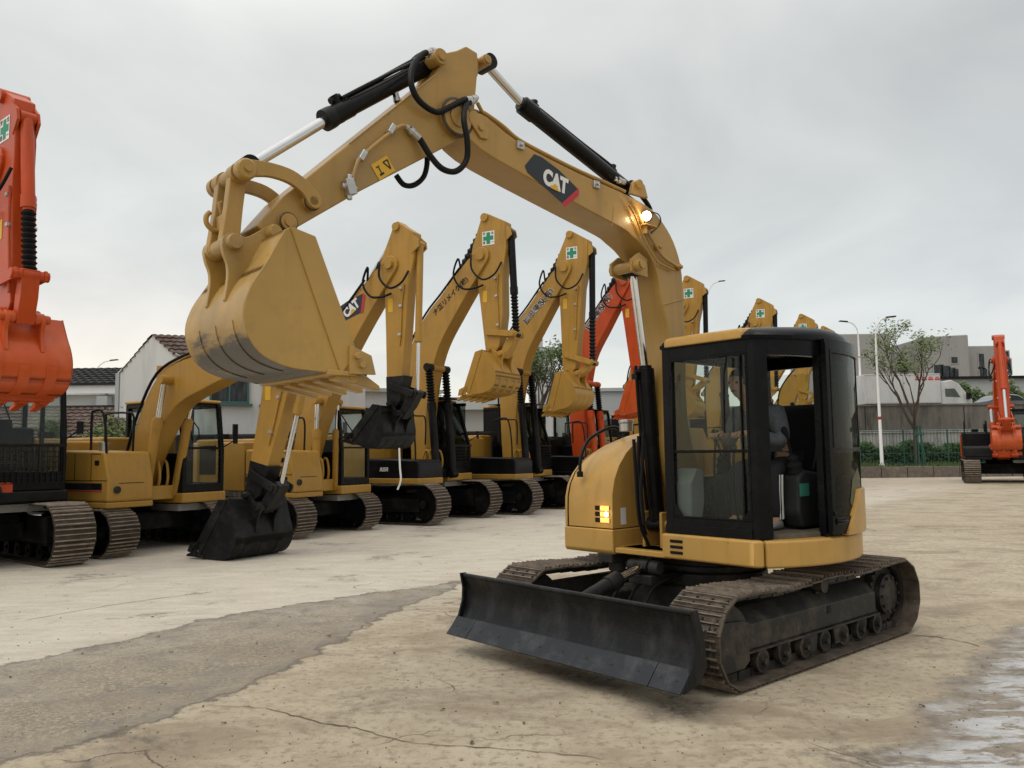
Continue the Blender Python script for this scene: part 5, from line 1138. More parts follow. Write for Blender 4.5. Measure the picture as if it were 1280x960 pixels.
b=MB()
for k in (-1,0,1): b.tube([(.225+.022*k,py+.258-.006*k*k,1.42),(.215+.022*k,py+.246-.006*k*k,1.26),(.20+.022*k,py+.237-.006*k*k,1.07)],.0045,6,3)
b.build('trouser_stripe',WHT,trou)
for s_ in (1,-1):
    x,y=(.20,py+.19) if s_>0 else (.24,py-.15)
    b=MB(); rr=[]
    for t,w_,h_ in ((-.07,.028,.05),(-.05,.04,.08),(.02,.045,.08),(.09,.048,.055),(.16,.046,.045),(.20,.03,.03)):
        rr.append([b.b.verts.new((x+.03+t,y+w_*math.cos(a),.99+h_*.5+h_*.5*math.sin(a))) for a in [2*PI*i/12 for i in range(12)]])
    b.loft(rr); b.build('shoe',mat('grey_shoe',(.2,.2,.2),.6,noise=.1),PR)
    # hand with curled fingers round the lever
    w_=Vector(V[11] if s_>0 else V[15]); hm=[tuple(w_-Vector((.03,0,0))),tuple(w_+Vector((.02,0,.0))),tuple(w_+Vector((.055,0,-.005)))]; ed=[(0,1),(1,2)]; rd=[(.026,.022),(.034,.018),(.036,.016)]
    hand=skin_body('hand',hm,ed,rd,SKN,0,2,body)
    for i in range(4):
        yy=(i-1.5)*.019; l=(.028,.032,.031,.024)[i]; o_=w_+Vector((.055,yy,.0))
        skin_body('finger',[tuple(o_),tuple(o_+Vector((l,0,-.004))),tuple(o_+Vector((l+.010,0,-.028))),tuple(o_+Vector((l-.012,0,-.042)))],[(0,1),(1,2),(2,3)],[.0095,.009,.0085,.0075],SKN,0,1,hand)
    skin_body('thumb',[tuple(w_+Vector((.0,-.028*s_,-.006))),tuple(w_+Vector((.03,-.044*s_,-.012))),tuple(w_+Vector((.052,-.034*s_,-.026)))],[(0,1),(1,2)],[.011,.010,.008],SKN,0,1,hand)
hc=Vector((.37,py,2.155))
b=MB(); bmesh.ops.create_icosphere(b.b,subdivisions=3,radius=1)
for v in b.b.verts:
    p=v.co; x,y,z=p.x*.103,p.y*.080,p.z*.122
    if z<0: y*=1+.25*z/.122; x*=1+.06*z/.122
    if p.x>.75 and abs(p.y)<.25 and -.3<p.z<.15: x+=.018*(1-abs(p.y)/.25)*(1-abs(p.z+.15)/.35 if abs(p.z+.15)<.35 else 0)
    v.co=Vector((x,y,z))+hc
hd_=b.build('head',SKN,body,ang=180)
b=MB()
for s_ in (-1,1): b.cyl(hc+Vector((.088,s_*.032,.005)),hc+Vector((.099,s_*.032,.005)),.011,10)
b.box(hc+Vector((.093,0,-.062)),(.012,.045,.006)); b.build('eyes_and_mouth',HAIR,hd_)
b=MB()
for s_ in (-1,1): b.lathe(hc+Vector((-.01,s_*.072,-.0)),hc+Vector((-.02,s_*.094,.0)),[(0,.02),(.6,.03),(1,.022)],12)
b.build('ear',SKN,hd_)
b=MB(); bmesh.ops.create_icosphere(b.b,subdivisions=4,radius=1)
dl=[]
for v in b.b.verts:
    p=v.co.copy(); v.co=Vector((p.x*.112-.006,p.y*.089,p.z*.130+.004))*(1+.03*math.sin(p.x*23+p.y*19)*math.cos(p.z*21))+hc
    if (p.x>.62 and p.z<.38) or (p.z<-.25 and p.x>-.25) or p.z<-.55: dl.append(v)
bmesh.ops.delete(b.b,geom=dl,context='VERTS'); b.build('hair',HAIR,body,ang=180)
# ============================================================ PARKED ROW
_a=math.radians(39); _F=(math.cos(_a),-math.sin(_a)); _c=(-7.08-_F[0]*1.83+_F[1]*.89*-1*-1, 12.31-_F[1]*1.83-_F[0]*.89)
A1,f1=machine(_c[0],_c[1],20,ORA,'orange','large orange excavator at the left edge, its bucket hanging before its cab',f=_F)
bp1,ap1,_=row_front(A1,None,[((.85,1.3),.40),((.70,2.6),.52),((.95,4.0),.80),((1.75,5.0),.62),((2.62,5.75),.42)],(2.98,3.60),20,ORA,ORB,1.38,4,.60,lp=(3.44,4.05),cross=True,boot=True,acyl=.45,bram=.60,bcylm=BLK,slim=.80)
A2,f2=machine(-7.26,15.01,12,YELR,'old','yellow excavator with its black bucket resting on the ground, nearest yellow one in the row')
bm2=[(.55,1.05),.42]; 
bp2,ap2,k2=row_front(A2,None,[((.55,1.05),.40),((.85,1.75),.52),((1.50,2.75),.72),((2.65,3.12),.56),((4.1,3.45),.38)],(3.52,.99),12,YELR,BLK2,1.24,-12,.62,lp=(4.05,1.12),dark_end=True,mtool=BLK2,acyl=.5,ramtop=(1.62,2.95),cutm=BLK2,bram=.55)
A3,f3=machine(-4.98,17.65,12,YELR,'old','yellow excavator whose black bucket hangs in the air, behind the raised yellow bucket')
bp3,ap3,k3=row_front(A3,None,[((.60,1.05),.40),((.80,2.0),.52),((1.35,3.40),.72),((2.1,4.40),.56),((3.02,5.42),.38)],(3.04,2.62),12,YELR,BLK2,1.15,-22,.54,lp=(3.56,2.80),dark_end=True,mtool=BLK2,acyl=.45,ramtop=(1.25,2.75),cutm=BLK2,bram=.66)
q0=f3.Y(425,398,-.19); q1=f3.Y(462,362,-.19); u=(q1-q0).normalized(); v=Vector((-u.z,0,u.x)); cat_decal(bp3,f3.Y(436,386,-.19),u,v,.95)
NEW='yellow excavator with a green cross and dark lettering '
A4,f4=machine(-3.0,20.79,20,YELR,'new','tallest yellow excavator in the middle, cross sticker on its arm and white lettering REGA on its black flank' if False else 'tall yellow excavator lettered 大正リメイク(株) on its boom')
bp4,ap4,k4=row_front(A4,None,[((.90,1.15),.42),((.88,2.7),.52),((1.08,4.25),.80),((1.85,5.35),.64),((2.74,6.38),.44)],(2.95,4.08),20,YELR,YELR,1.31,2,.62,lp=(3.56,4.42),cross=True,boot=True,cylm=BLK,bcylm=BLK,ramtop=(1.30,3.75))
boom_text(bp4,'大正リメイク(株)',.30,tuple(f4.Y(543,392,-.24)[i] for i in (0,2)),tuple(f4.Y(584,348,-.24)[i] for i in (0,2)),-.243,white=False)
tb4=[o for o in A4.children if o.name.startswith('toolbox')][0]
text_mesh('RISR',.13,(.75,-1.49*.96-.002,1.27),(1,0,0),(0,0,1),.002,'lettering',WHT,tb4,shear=.3,bold=.003)
A5,f5=machine(-.77,23.65,20,YELR,'new','yellow excavator lettered 松田建設(有) on its boom')
bp5,ap5,k5=row_front(A5,None,[((.90,1.15),.42),((.88,2.8),.52),((1.08,4.4),.80),((1.82,5.55),.64),((2.70,6.72),.44)],(2.72,3.86),20,YELR,YELR,1.31,6,.62,lp=(3.40,4.05),cross=True,boot=True,cylm=BLK,bcylm=BLK,ramtop=(1.30,3.9))
p0=f5.Y(656,404,-.24); p1=f5.Y(690,362,-.24)
boom_text(bp5,'松田建設(有)',.36,(p0.x,p0.z),(p1.x,p1.z),-.243)
A6,f6=machine(1.45,26.6,20,ORA,'orange','orange excavator lettered 松田建設(有), partly hidden behind the small excavator\'s hood')
bp6,ap6,k6=row_front(A6,None,[((.90,1.15),.42),((.84,2.8),.52),((.98,4.60),.80),((1.68,5.75),.64),((2.52,6.95),.44)],(2.85,3.85),20,ORA,ORB,1.31,4,.62,lp=(3.45,3.95),boot=True,cylm=ORA,ramtop=(1.30,3.8))
p0=f6.Y(734,412,-.24); p1=f6.Y(763,368,-.24)
boom_text(bp6,'松田建設(有)',.36,(p0.x,p0.z),(p1.x,p1.z),-.243)
for (x,y,l_) in ((3.75,29.6,'yellow excavator whose arm head shows just right of the small excavator\'s mast'),(7.6,34.0,'yellow excavator whose arm head shows above the middle of the cab roof'),(10.7,37.9,'yellow excavator, second farthest, arm head above the right of the cab roof'),(13.1,41.6,'farthest yellow excavator in the row, its arm head lowest above the cab roof')):
    c=copy_tree(A5); c.location=(x,y,0); c['label']=l_
# wires and straps hanging on the row
o=MB(); P=[f3.Y(x,y,-.3) for x,y in ((499,560),(500,585),(501,600),(497,612))]; o.tube(P,.018,6,4); st_=o.build('ratchet_strap',WHT,None); st_.matrix_world=Matrix.Translation((f3.x,f3.y,0))@Matrix.Rotation(f3.yaw,4,'Z'); tag(st_,'pale strap hanging below the black bucket in the air','strap')
# orange machine at the far right
fx,fy=(-.46,-.888)
A11,f11=machine(23.1,38.5,20,ORA,'orange','orange excavator parked alone by the wall at the right edge',None,(fx,fy),1.12)
row_front(A11,None,[((.90,1.15),.42),((.70,2.3),.50),((.90,3.45),.74),((1.45,4.25),.60),((2.1,4.95),.42)],(3.0,2.35),20,ORA,ORB,1.25,-8,.50,lp=(3.60,2.5),boot=False,cylm=ORA,ramtop=(1.1,3.1))
bpy.context.view_layer.update()
# ============================================================ BACKGROUND
CONC=mat('weathered_concrete',(.155,.145,.125),.85,noise=.3,nscale=.8,dirt=(.055,.05,.04),dirt_amt=.85,dscale=1.3,stretch=(1.5,1.5,.35))
CONL=mat('stained_pale_concrete',(.40,.39,.36),.85,noise=.2,nscale=.8,dirt=(.11,.105,.09),dirt_amt=.9,dscale=1.2,stretch=(1.6,1.6,.4))
WW=mat('white_render',(.50,.50,.48),.8,noise=.08,nscale=.7,dirt=(.30,.29,.26),dirt_amt=.6,dscale=.6,stretch=(1.3,1.3,.25))
GBL=mat('grey_building',(.29,.285,.27),.8,noise=.08,nscale=.4,dirt=(.20,.195,.185),dirt_amt=.5,dscale=.3,stretch=(1,1,.3))
GB2=mat('pale_grey_cladding',(.36,.375,.37),.7,noise=.05,nscale=.5)
BRK=mat('old_brick_kerb',(.16,.135,.11),.9,noise=.4,nscale=5,dirt=(.08,.075,.065),dirt_amt=.6,dscale=1.5)
ASP=mat('asphalt',(.06,.06,.06),.85,noise=.2,nscale=8)
def tiles(name,col,col2,dark):
    m=mat(name,col,.8,noise=.3,nscale=3,dirt=col2,dirt_amt=.8,dscale=1.3); return m
TILE=tiles('old_roof_tiles',(.085,.052,.042),(.19,.17,.15),0); TILD=tiles('dark_roof_tiles',(.022,.022,.023),(.05,.05,.05),0)
def world_thing(name,label,cat,group=None): return empty(name,(0,0,0),0,label,cat,group)
def tiled_roof(parent,c0,c1,c2,c3,m,rows,cols,name='roof'):
    """c0-c1 eave, c3-c2 ridge; rows of overlapping barrel tiles"""
    c0,c1,c2,c3=map(Vector,(c0,c1,c2,c3)); b=MB(); nrm=(c1-c0).cross(c3-c0).normalized(); nrm=nrm if nrm.z>0 else -nrm; n=cols*4
    for r in range(rows):
        vs=[]
        for k,(t,h) in enumerate(((r/rows,.06),((r+1.02)/rows,.012))):
            a=c0.lerp(c3,t); c=c1.lerp(c2,t)
            for i in range(n+1): vs.append(a.lerp(c,i/n)+nrm*(h+.035*abs(math.sin(PI*i/4))))
        vs+=[c0.lerp(c3,r/rows).lerp(c1.lerp(c2,r/rows),i/n)-nrm*.03 for i in range(n+1)]
        b.faces(vs,[(i,i+1,n+2+i,n+1+i) for i in range(n)]+[(2*n+2+i,2*n+3+i,i+1,i) for i in range(n)])
    return b.build(name,m,parent,ang=50)
# --- white house with a gable, long wall running away to the right
H1=world_thing('white_house','white rendered house with a tiled gable roof behind the row','house')
e0=gw(142,600,27.0); e1=gw(236,600,24.5); dL=Vector((e1.x-e0.x,e1.y-e0.y,0)); 
far=Vector((.55,.835,0))*14.5   # direction of the long wall (away, to the right)
far=Vector((.93,.37,0))*5.3
ev=gw(142,467,27.0).z; apz=gw(187,420,25.8).z
A_=Vector((e0.x,e0.y,0)); B_=Vector((e1.x,e1.y,0)); Mx=(A_+B_)/2
b=MB(); vs=[A_,B_,B_+Vector((0,0,ev)),Mx+Vector((0,0,apz)),A_+Vector((0,0,ev))]; vs2=[p+far for p in vs]
b.faces(vs+vs2,[(0,1,2,3,4),(9,8,7,6,5),(0,5,6,1),(1,6,7,2),(4,9,5,0)]); b.build('wall',WW,H1,smooth=False)
ov=(B_-A_).normalized()*.08; up=Vector((0,0,.06)); fn=far.normalized()*.06
tiled_roof(H1,B_+ov+Vector((0,0,ev-.22))-fn,B_+ov+far+Vector((0,0,ev-.22)),Mx+far+Vector((0,0,apz+.02)),Mx-fn+Vector((0,0,apz+.02)),TILE,9,26)
tiled_roof(H1,A_-ov+Vector((0,0,ev-.22))-fn,A_-ov+far+Vector((0,0,ev-.22)),Mx+far+Vector((0,0,apz+.02)),Mx-fn+Vector((0,0,apz+.02)),TILE,9,26)
def wall_window(parent,P0,dirv,s,z,w_,h_,fm,nrm,panes=2):
    c=P0+dirv*s+Vector((0,0,z)); M=Matrix((dirv,nrm,Vector((0,0,1)))).transposed()
    b=MB()
    for sx in (-1,1): b.box(c+dirv*sx*(w_/2-.03)+nrm*.02,(.06,.1,h_),M)
    for sz in (-1,1): b.box(c+Vector((0,0,sz*(h_/2-.03)))+nrm*.021,(w_-.005,.098,.06),M)
    for i in range(1,panes): b.box(c+dirv*(-w_/2+w_*i/panes)+nrm*.018,(.05,.09,h_-.11),M)
    b.box(c+Vector((0,0,-h_/2-.04))+nrm*.06,(w_+.2,.2,.06),M)
    o=b.build('window',fm,parent)
    b=MB(); b.box(c+nrm*.006,(w_-.1,.012,h_-.1),M); b.build('pane',GLM,o,smooth=False)
GFR=mat('green_window_frame',(.05,.11,.10),.6,noise=.1)
dv_=far.normalized(); nv=Vector((dv_.y,-dv_.x,0))
for px,py_ in ((287,485),(352,487)):
    # intersect the viewing direction with the long wall
    d=ray(px,py_); t=((B_.x)*nv.x+(B_.y)*nv.y)/(d.x*nv.x+d.y*nv.y); P=Vector((0,0,CAM_H))+d*t
    wall_window(H1,B_,dv_,(Vector((P.x,P.y,0))-B_).dot(dv_),P.z,1.15,.95,GFR,nv)
b=MB(); b.box((A_+Vector((.1,-.1,ev/2))),(.12,.12,ev)); b.build('downpipe',GB2,H1)
# --- low white shed right of it with grey door and dark windows
H2=world_thing('white_shed','low white building with a grey double door between the parked cabs','shed')
s0=gw(385,600,30.5); s1=gw(545,600,33); zt=gw(470,489,31.5).z
b=MB(); d=(s1-s0); d.z=0; dn=d.normalized(); nb=Vector((dn.y,-dn.x,0)); M=Matrix((dn,nb,Vector((0,0,1)))).transposed(); c=Vector((s0.x,s0.y,0))+d/2-nb*3
b.box(c+Vector((0,0,zt/2)),(d.length,6,zt),M); b.build('wall',WW,H2,smooth=False)
b=MB(); b.box(c+Vector((0,0,zt+.06)),(d.length+.5,6.5,.14),M); b.build('roof',GB2,H2)
P0=Vector((s0.x,s0.y,0))
wall_window(H2,P0,dn,d.length*.55,2.35,1.7,2.3,GB2,nb); wall_window(H2,P0,dn,d.length*.09,3.1,.8,.7,INK,nb,1); wall_window(H2,P0,dn,d.length*.33,3.1,1.1,.7,INK,nb,1); wall_window(H2,P0,dn,d.length*.74,3.1,.6,.7,INK,nb,1)
# --- dark-roofed house at the far left, and the low brown tiled roof in front of it
H3=world_thing('dark_roofed_house','pale house with a dark tiled roof and white fascia at the far left','house')
x0=gw(40,600,33).x; x1=gw(143,600,31).x; zf=gw(110,493,31).z; zr=gw(110,461,34).z; ze=gw(110,482,31).z
b=MB(); b.bx(x0-6,x1,31,38,0,zf); b.build('wall',WW,H3,smooth=False)
b=MB(); b.bx(x0-6.3,x1+.2,30.6,30.9,zf-.0,ze); b.build('fascia',WHT,H3)
tiled_roof(H3,(x0-6.3,30.5,ze),(x1+.2,30.5,ze),(x1+.2,34,zr),(x0-6.3,34,zr),TILD,8,34)
b=MB(); b.bx(x1-.55,x1-.15,30.55,30.95,zf-1.1,zf-.1); b.cyl((x1-.3,30.8,0),(x1-.3,30.8,zf),.06,8); b.build('gutter_pipe',GB2,H3)
H4=world_thing('tiled_shed','low shed with a weathered brown tiled roof behind the left machines','shed')
xa=gw(60,600,25).x; xb=gw(168,600,25).x; z0=gw(120,549,25).z; z1=gw(120,510,28).z
b=MB(); b.bx(xa-7,xb+1.2,25.2,31,0,z0); b.build('wall',CONL,H4,smooth=False)
tiled_roof(H4,(xa-7,25,z0),(xb+1.4,25,z0),(xb+1.4,28,z1),(xa-7,28,z1),TILE,9,44)
b=MB(); b.bx(xa-7,xb+1.4,27.9,28.1,z1,z1+.09); b.build('ridge',TILD,H4)
W1=world_thing('dark_wall','low dark boundary wall behind the parked row','wall')
b=MB(); b.bx(-26,0,23.9,24.1,0,gw(200,547,24).z); b.bx(-26,0,23.85,24.15,gw(200,547,24).z,gw(200,547,24).z+.07); b.build('panel',mat('dark_sheet',(.018,.02,.022),.5,noise=.2),W1)
# --- mid: long low roof, grey tower behind the tree
H5=world_thing('warehouse','long low warehouse with pale roof edge seen between the booms','warehouse')
za=gw(560,497,58).z
b=MB(); b.bx(gw(520,600,58).x,gw(640,600,58).x,58,70,0,za-.9); b.build('wall',GBL,H5,smooth=False)
b=MB(); b.bx(gw(518,600,58).x,gw(642,600,58).x,57.5,70,za-.9,za); b.build('roof',GB2,H5)
b=MB(); b.bx(gw(700,600,60).x,gw(860,600,60).x,60,75,0,gw(740,487,60).z); b.bx(gw(700,600,60).x,gw(860,600,60).x,59.8,60.2,gw(740,487,60).z-.15,gw(740,487,60).z+.1); b.build('annex',GB2,H5)
H6=world_thing('office_block','pale multi storey block far behind the middle tree','building')
x0=gw(664,600,120).x; x1=gw(697,600,120).x; zt=gw(680,434,120).z
b=MB(); b.bx(x0,x1,120,130,0,zt); b.bx(x0+.5,x0+2,119.9,121,zt,zt+1.2); b.build('wall',GB2,H6,smooth=False)
for fl in range(5):
    for k in range(3):
        b=MB(); b.bx(x0+.4+k*(x1-x0)/3,x0+(k+.72)*(x1-x0)/3,119.9,120.1,zt-1.8-fl*3.2,zt-.6-fl*3.2); b.build('window',GLM,H6,smooth=False)
# --- right: concrete blocks, warehouse, raised road on a retaining wall
H7=world_thing('concrete_building','grey concrete factory with stepped blocks on the right','building')
def blk(px0,px1,py,d0,dep,name='wall',m=GBL,zb=0,py2=None):
    b=MB(); xa,xb=gw(px0,600,d0).x,gw(px1,600,d0).x; z=gw((px0+px1)/2,py,d0).z; z2=z if py2 is None else gw(px1,py2,d0).z
    if py2 is not None: z=gw(px0,py,d0).z
    b.faces([(xa,d0,zb),(xb,d0,zb),(xb,d0,z2),(xa,d0,z),(xa,d0+dep,zb),(xb,d0+dep,zb),(xb,d0+dep,z2),(xa,d0+dep,z)],[(0,1,2,3),(7,6,5,4),(0,4,5,1),(1,5,6,2),(2,6,7,3),(3,7,4,0)])
    return b.build(name,m,H7,bev=.12,seg=2,smooth=True)
blk(1052,1122,417,96,16); blk(1120,1176,438,98,14); blk(1166,1221,421,95,16,py2=418); blk(1219,1264,432,97,14)
for px,py_,w_,h_ in [(1126,457,1.1,1.8),(1131,457,1.1,1.8),(1156,461,1.3,1.6),(1165,462,1.3,1.6),(1173,463,1.3,1.6),(1182,464,1.3,1.6),(1190,467,.9,1.6),(1195,468,.9,1.6),(1193,450,1.0,1.0),(1227,451,.9,2.0),(1227,466,.7,1.4),(1232,467,.7,1.4),(1254,457,1.1,2.0),(1260,458,1.0,2.0),(1257,443,1.0,1.0)]:
    d0=97.95 if px<1170 else 94.95 if px<1222 else 96.95; q=gw(px,py_,d0); b=MB(); b.bx(q.x-w_/2,q.x+w_/2,d0,d0+.4,q.z-h_/2,q.z+h_/2); o_=b.build('window',GBL,H7); b=MB(); b.bx(q.x-w_/2+.15,q.x+w_/2-.15,d0-.03,d0+.04,q.z-h_/2+.15,q.z+h_/2-.15); b.build('pane',GLM,o_,smooth=False)
H8=world_thing('long_warehouse','long pale warehouse behind the raised road on the right','warehouse')
b=MB(); xa,xb=gw(1183,600,72).x,gw(1420,600,72).x; zt=gw(1183,474,72).z; b.bx(xa,xb,72,86,3,zt); b.build('wall',GB2,H8,smooth=False)
b=MB(); b.bx(xa-.3,xb,71.7,86.3,zt,zt+.22); b.build('roof',GLM if False else BLK2,H8)
RWD=50.0; rz=gw(1150,507,RWD).z; xL=8.0; xR=60.0
W2=world_thing('retaining_wall','tall stained concrete retaining wall carrying the raised road','wall')
b=MB(); b.bx(xL,xR,RWD,RWD+.5,gw(1150,538,RWD).z,rz)
x=xL+1.5
ww_=b.build('panel',CONC,W2)
b=MB()
while x<xR: b.bx(x,x+.05,RWD-.02,RWD,gw(1150,538,RWD).z+.06,rz-.05); x+=3.05
b.build('joint',INK,W2)
b=MB(); b.bx(xL,xR,RWD-.12,RWD+.4,-.2,gw(1150,538,RWD).z-.0); b.bx(xL,xR,RWD-.2,RWD-.11,gw(1150,538,RWD).z-.14,gw(1150,538,RWD).z+.03); b.build('footing',CONL,W2)
b=MB(); b.bx(xL,xR,RWD-.08,RWD+.55,rz,rz+.10); b.build('coping',CONC,W2)
b=MB(); b.bx(xL-2,xR+10,RWD+.5,RWD+16,rz-.9,rz-.55); rd=b.build('road',ASP,None); tag(rd,kind='structure')
K1=world_thing('kerb_wall','low weathered brick kerb wall along the far edge of the yard','wall')
kd=45.6; kz=gw(1150,583,kd).z; b=MB(); x=6.0
while x<60: 
    b.bx(x,x+1.42,kd,kd+.4,0,kz+random.uniform(-.02,.02)); x+=1.46
b.build('block',BRK,K1,bev=.02)
# verge behind the kerb wall
b=MB(); b.bx(6,62,kd+.4,RWD-.2,.0,kz-.04); vg_=b.build('verge',mat('verge_soil',(.09,.08,.055),.95,noise=.4,nscale=3),None); tag(vg_,kind='structure')
# foliage ------------------------------------------------------------
LF=mat('leaf_green',(.085,.125,.04),.6,noise=.45,nscale=9); LF2=mat('leaf_dark',(.045,.09,.022),.6,noise=.45,nscale=5); LF3=mat('leaf_olive',(.10,.135,.045),.6,noise=.5,nscale=8)
BRKM=mat('bark',(.075,.06,.045),.9,noise=.3,nscale=12,bump=.3,bscale=20)
def leaf_cloud(b,c,r,n,s,rx=None):
    for _ in range(n):
        p=Vector((random.gauss(0,.45),random.gauss(0,.45),random.gauss(0,.38)))*r+Vector(c)
        a=Vector((random.uniform(-1,1),random.uniform(-1,1),random.uniform(-.6,.6))).normalized(); t=a.orthogonal().normalized(); k=s*random.uniform(.6,1.3)
        b.faces([p-a*k,p+t*k*.42,p+a*k,p-t*k*.42],[(0,1,2,3)])
def tree(name,label,base,h,spread,lm,leafn,ls,seed,lean=(0,0),clump=.5,group=None,fork=.3,levels=3,trunk_r=None,bias=0):
    random.seed(seed); r=empty(name,base,0,label,'tree',group); r0=trunk_r or h*.022; tb=MB(); tips=[]
    def grow(p,d,l,rad,lv):
        n=4; P=[p]; dd=d.copy()
        for i in range(n):
            dd=(dd+Vector((random.uniform(-.16,.16),random.uniform(-.16,.16),random.uniform(-.02,.10)))).normalized(); P.append(P[-1]+dd*l/n)
        tb.tube(P,rad,7 if lv<2 else 5,2,taper=rad*.55)
        if lv>=levels: tips.append(P[-1]); tips.append(P[-2]); return
        k=random.choice((2,3)) if lv else 4
        for i in range(k):
            a=random.uniform(0,2*PI) if lv else 2*PI*i/k+random.uniform(-.4,.4); sp=spread*random.uniform(.6,1.15)
            nd=(dd+Vector((math.cos(a)*sp,math.sin(a)*sp,random.uniform(-.1,.25)))).normalized()
            grow(P[-1] if i<2 else P[-2],nd,l*random.uniform(.62,.9),rad*.58,lv+1)
    grow(Vector((0,0,-.05)),Vector((lean[0],lean[1],1)).normalized(),h*fork,r0,0)
    zmx=max(t.z for t in tips); k=h/zmx
    for v in tb.b.verts: v.co.z*=k
    tb.build('trunk',BRKM,r)
    lb=MB()
    for t in tips:
        if random.random()<.88: leaf_cloud(lb,(t.x,t.y,t.z*k),clump*random.uniform(.6,1.3),int(leafn*random.uniform(.4,1.5)),ls)
    lb.build('crown',lm,r,smooth=False); return r
tb_=gw(1149,580,47.2); 
tree('young_tree','young sparse tree with staked trunk in front of the retaining wall',(tb_.x,47.2,kz-.05),8.9,.95,LF3,21,.11,14,(-.10,0),.55,levels=4,fork=.22,trunk_r=.15)
tree('leafy_tree','airy leafy tree between the middle booms',(gw(672,600,44).x,44,0),8.0,.62,LF,26,.11,5,(0,0),.62,levels=4,fork=.26)
tree('leafy_tree','small light green tree beside the white house, right of the nearest hanging black bucket',(gw(537,600,52).x,52,0),5.9,.6,LF,40,.12,9,(0,0),.5,levels=3)
def hedge(name,label,x0,x1,y0,y1,z0,z1,m,n,s,cat='hedge'):
    random.seed(int(x0*7+z1*13)); b=MB(); b.m=0
    for _ in range(n):
        p=Vector((random.uniform(x0,x1),random.uniform(y0,y1),0)); top=z1*(1+.10*math.sin(p.x*1.9)+.06*math.sin(p.x*5.1)); p.z=z0+(top-z0)*random.random()**.55
        a=Vector((random.uniform(-1,1),random.uniform(-1,1),random.uniform(-.7,.7))).normalized(); t=a.orthogonal().normalized(); k=s*random.uniform(.6,1.4)
        b.faces([p-a*k,p+t*k*.55,p+a*k,p-t*k*.55],[(0,1,2,3)])
    o=b.build(name,m,None,smooth=False); tag(o,label,cat); return o
hedge('hedge','dark clipped hedge behind the green fence at the wall foot',10,58,48.3,49.4,kz-.1,gw(1150,555,48.5).z,LF2,30000,.10)
hedge('roadside_bushes','green bushes on the raised road, behind the parked vehicles',gw(1205,500,60).x,gw(1400,500,60).x,60,61.5,rz-.5,gw(1250,489,60).z,LF,7000,.16,'bushes')
hedge('roadside_bushes','dark bush on the raised road left of the white truck',gw(1040,500,57).x,gw(1084,500,57).x,56,57.5,rz-.5,gw(1070,492,57).z,LF2,3000,.15,'bushes')
g_=MB(); random.seed(3)
for _ in range(9000):
    x=random.uniform(10,58); y=random.uniform(kd+.45,48.2); z=kz-.05; h_=random.uniform(.05,.28)*(.5+.9*abs(math.sin(x*.7))); a=random.uniform(0,6.28); w_=.03
    g_.faces([(x-w_*math.cos(a),y-w_*math.sin(a),z),(x+w_*math.cos(a),y+w_*math.sin(a),z),(x+random.uniform(-.1,.1),y+random.uniform(-.1,.1),z+h_)],[(0,1,2)])
gg=g_.build('weeds',LF,None,smooth=False); tag(gg,'low weeds and grass on the verge behind the kerb wall','weeds',kind='stuff')
# wild bushes behind the left machines
for i,(px,d0,h_,m_,lb) in enumerate(((92,23.4,2.75,LF,'straggly bush in front of the brown tiled roof, nearest the orange machine'),(128,23.2,2.8,LF3,'yellowish bush rising in front of the brown tiled roof'),(150,23.5,2.5,LF,'low green bush in front of the brown tiled roof, right of the yellowish one'),(300,23.3,1.9,LF,'thin bush seen through the cab of the second machine'))):
    random.seed(40+i); base=gw(px,600,d0); r=empty('bush',(base.x,d0,0),0,lb,'bush','bushes behind the row'); tb=MB(); lb_=MB()
    for k in range(9):
        a=random.uniform(0,6.28); P=[Vector((0,0,0)),Vector((math.cos(a)*.35,math.sin(a)*.2,h_*.5)),Vector((math.cos(a)*random.uniform(.4,1.0),math.sin(a)*.3,h_*random.uniform(.7,1.0)))]
        tb.tube(P,.02,5,3,taper=.006)
        for t in (.55,.75,.9,1.0): leaf_cloud(lb_,P[1].lerp(P[2],t),.36,60,.06)
    tb.build('stem',BRKM,r); lb_.build('foliage',m_,r,smooth=False)
# --- fence, lamp posts, stakes
FG=mat('fence_green',(.03,.10,.075),.5,noise=.1)
F1=world_thing('mesh_fence','low green metal fence along the hedge','fence')
zf0=kz-.05; zf1=gw(1150,537,47.9).z
b=MB(); x=10
posts=[]
while x<58:
    b2=MB(); b2.bx(x-.035,x+.035,47.87,47.94,zf0,zf1); b2.build('post',FG,F1); x+=2.6
for z in (zf0+.15,zf1-.1,zf0+.75): b.bx(10,58,47.89,47.92,z,z+.045)
x=10
while x<58: b.bx(x-.008,x+.008,47.9,47.916,zf0+.1,zf1-.05); x+=.20
b.build('mesh_panel',FG,F1)
def lamp(px,py_top,d,lab,arm,red=True,base_z=0,h=None,two=False):
    q=gw(px,590,d); zt=gw(px,py_top,d).z; r=empty('street_lamp',(q.x,d,base_z),0,lab,'street lamp','street lamps'); z=zt-base_z
    b=MB(); b.lathe((0,0,0),(0,0,z*.86),[(0,.14),(.02,.14),(.03,.10),(1,.055)],12); b.tube([(0,0,z*.85),(arm*.1,0,z*.93),(arm*.5,0,z*.985),(arm,0,z)],.04,8,5); b.build('pole',WHT,r)
    b=MB(); b.prism([(arm-.1*abs(arm)/arm,z+.05),(arm+.45*abs(arm)/arm,z+.10),(arm+.5*abs(arm)/arm,z+.03),(arm-.1*abs(arm)/arm,z-.03)],-.12,.12); b.build('lamp_head',BLK,r,bev=.02)
    if red:
        b=MB(); b.cyl((0,0,z*.315),(0,0,z*.335),.092,12); b.build('red_band',mat('band_red',(.35,.04,.03),.5,noise=.1),r)
    return r
lamp(1103,397,47.0,'white street lamp with a red band, left of the young tree',.75,True,kz-.05)
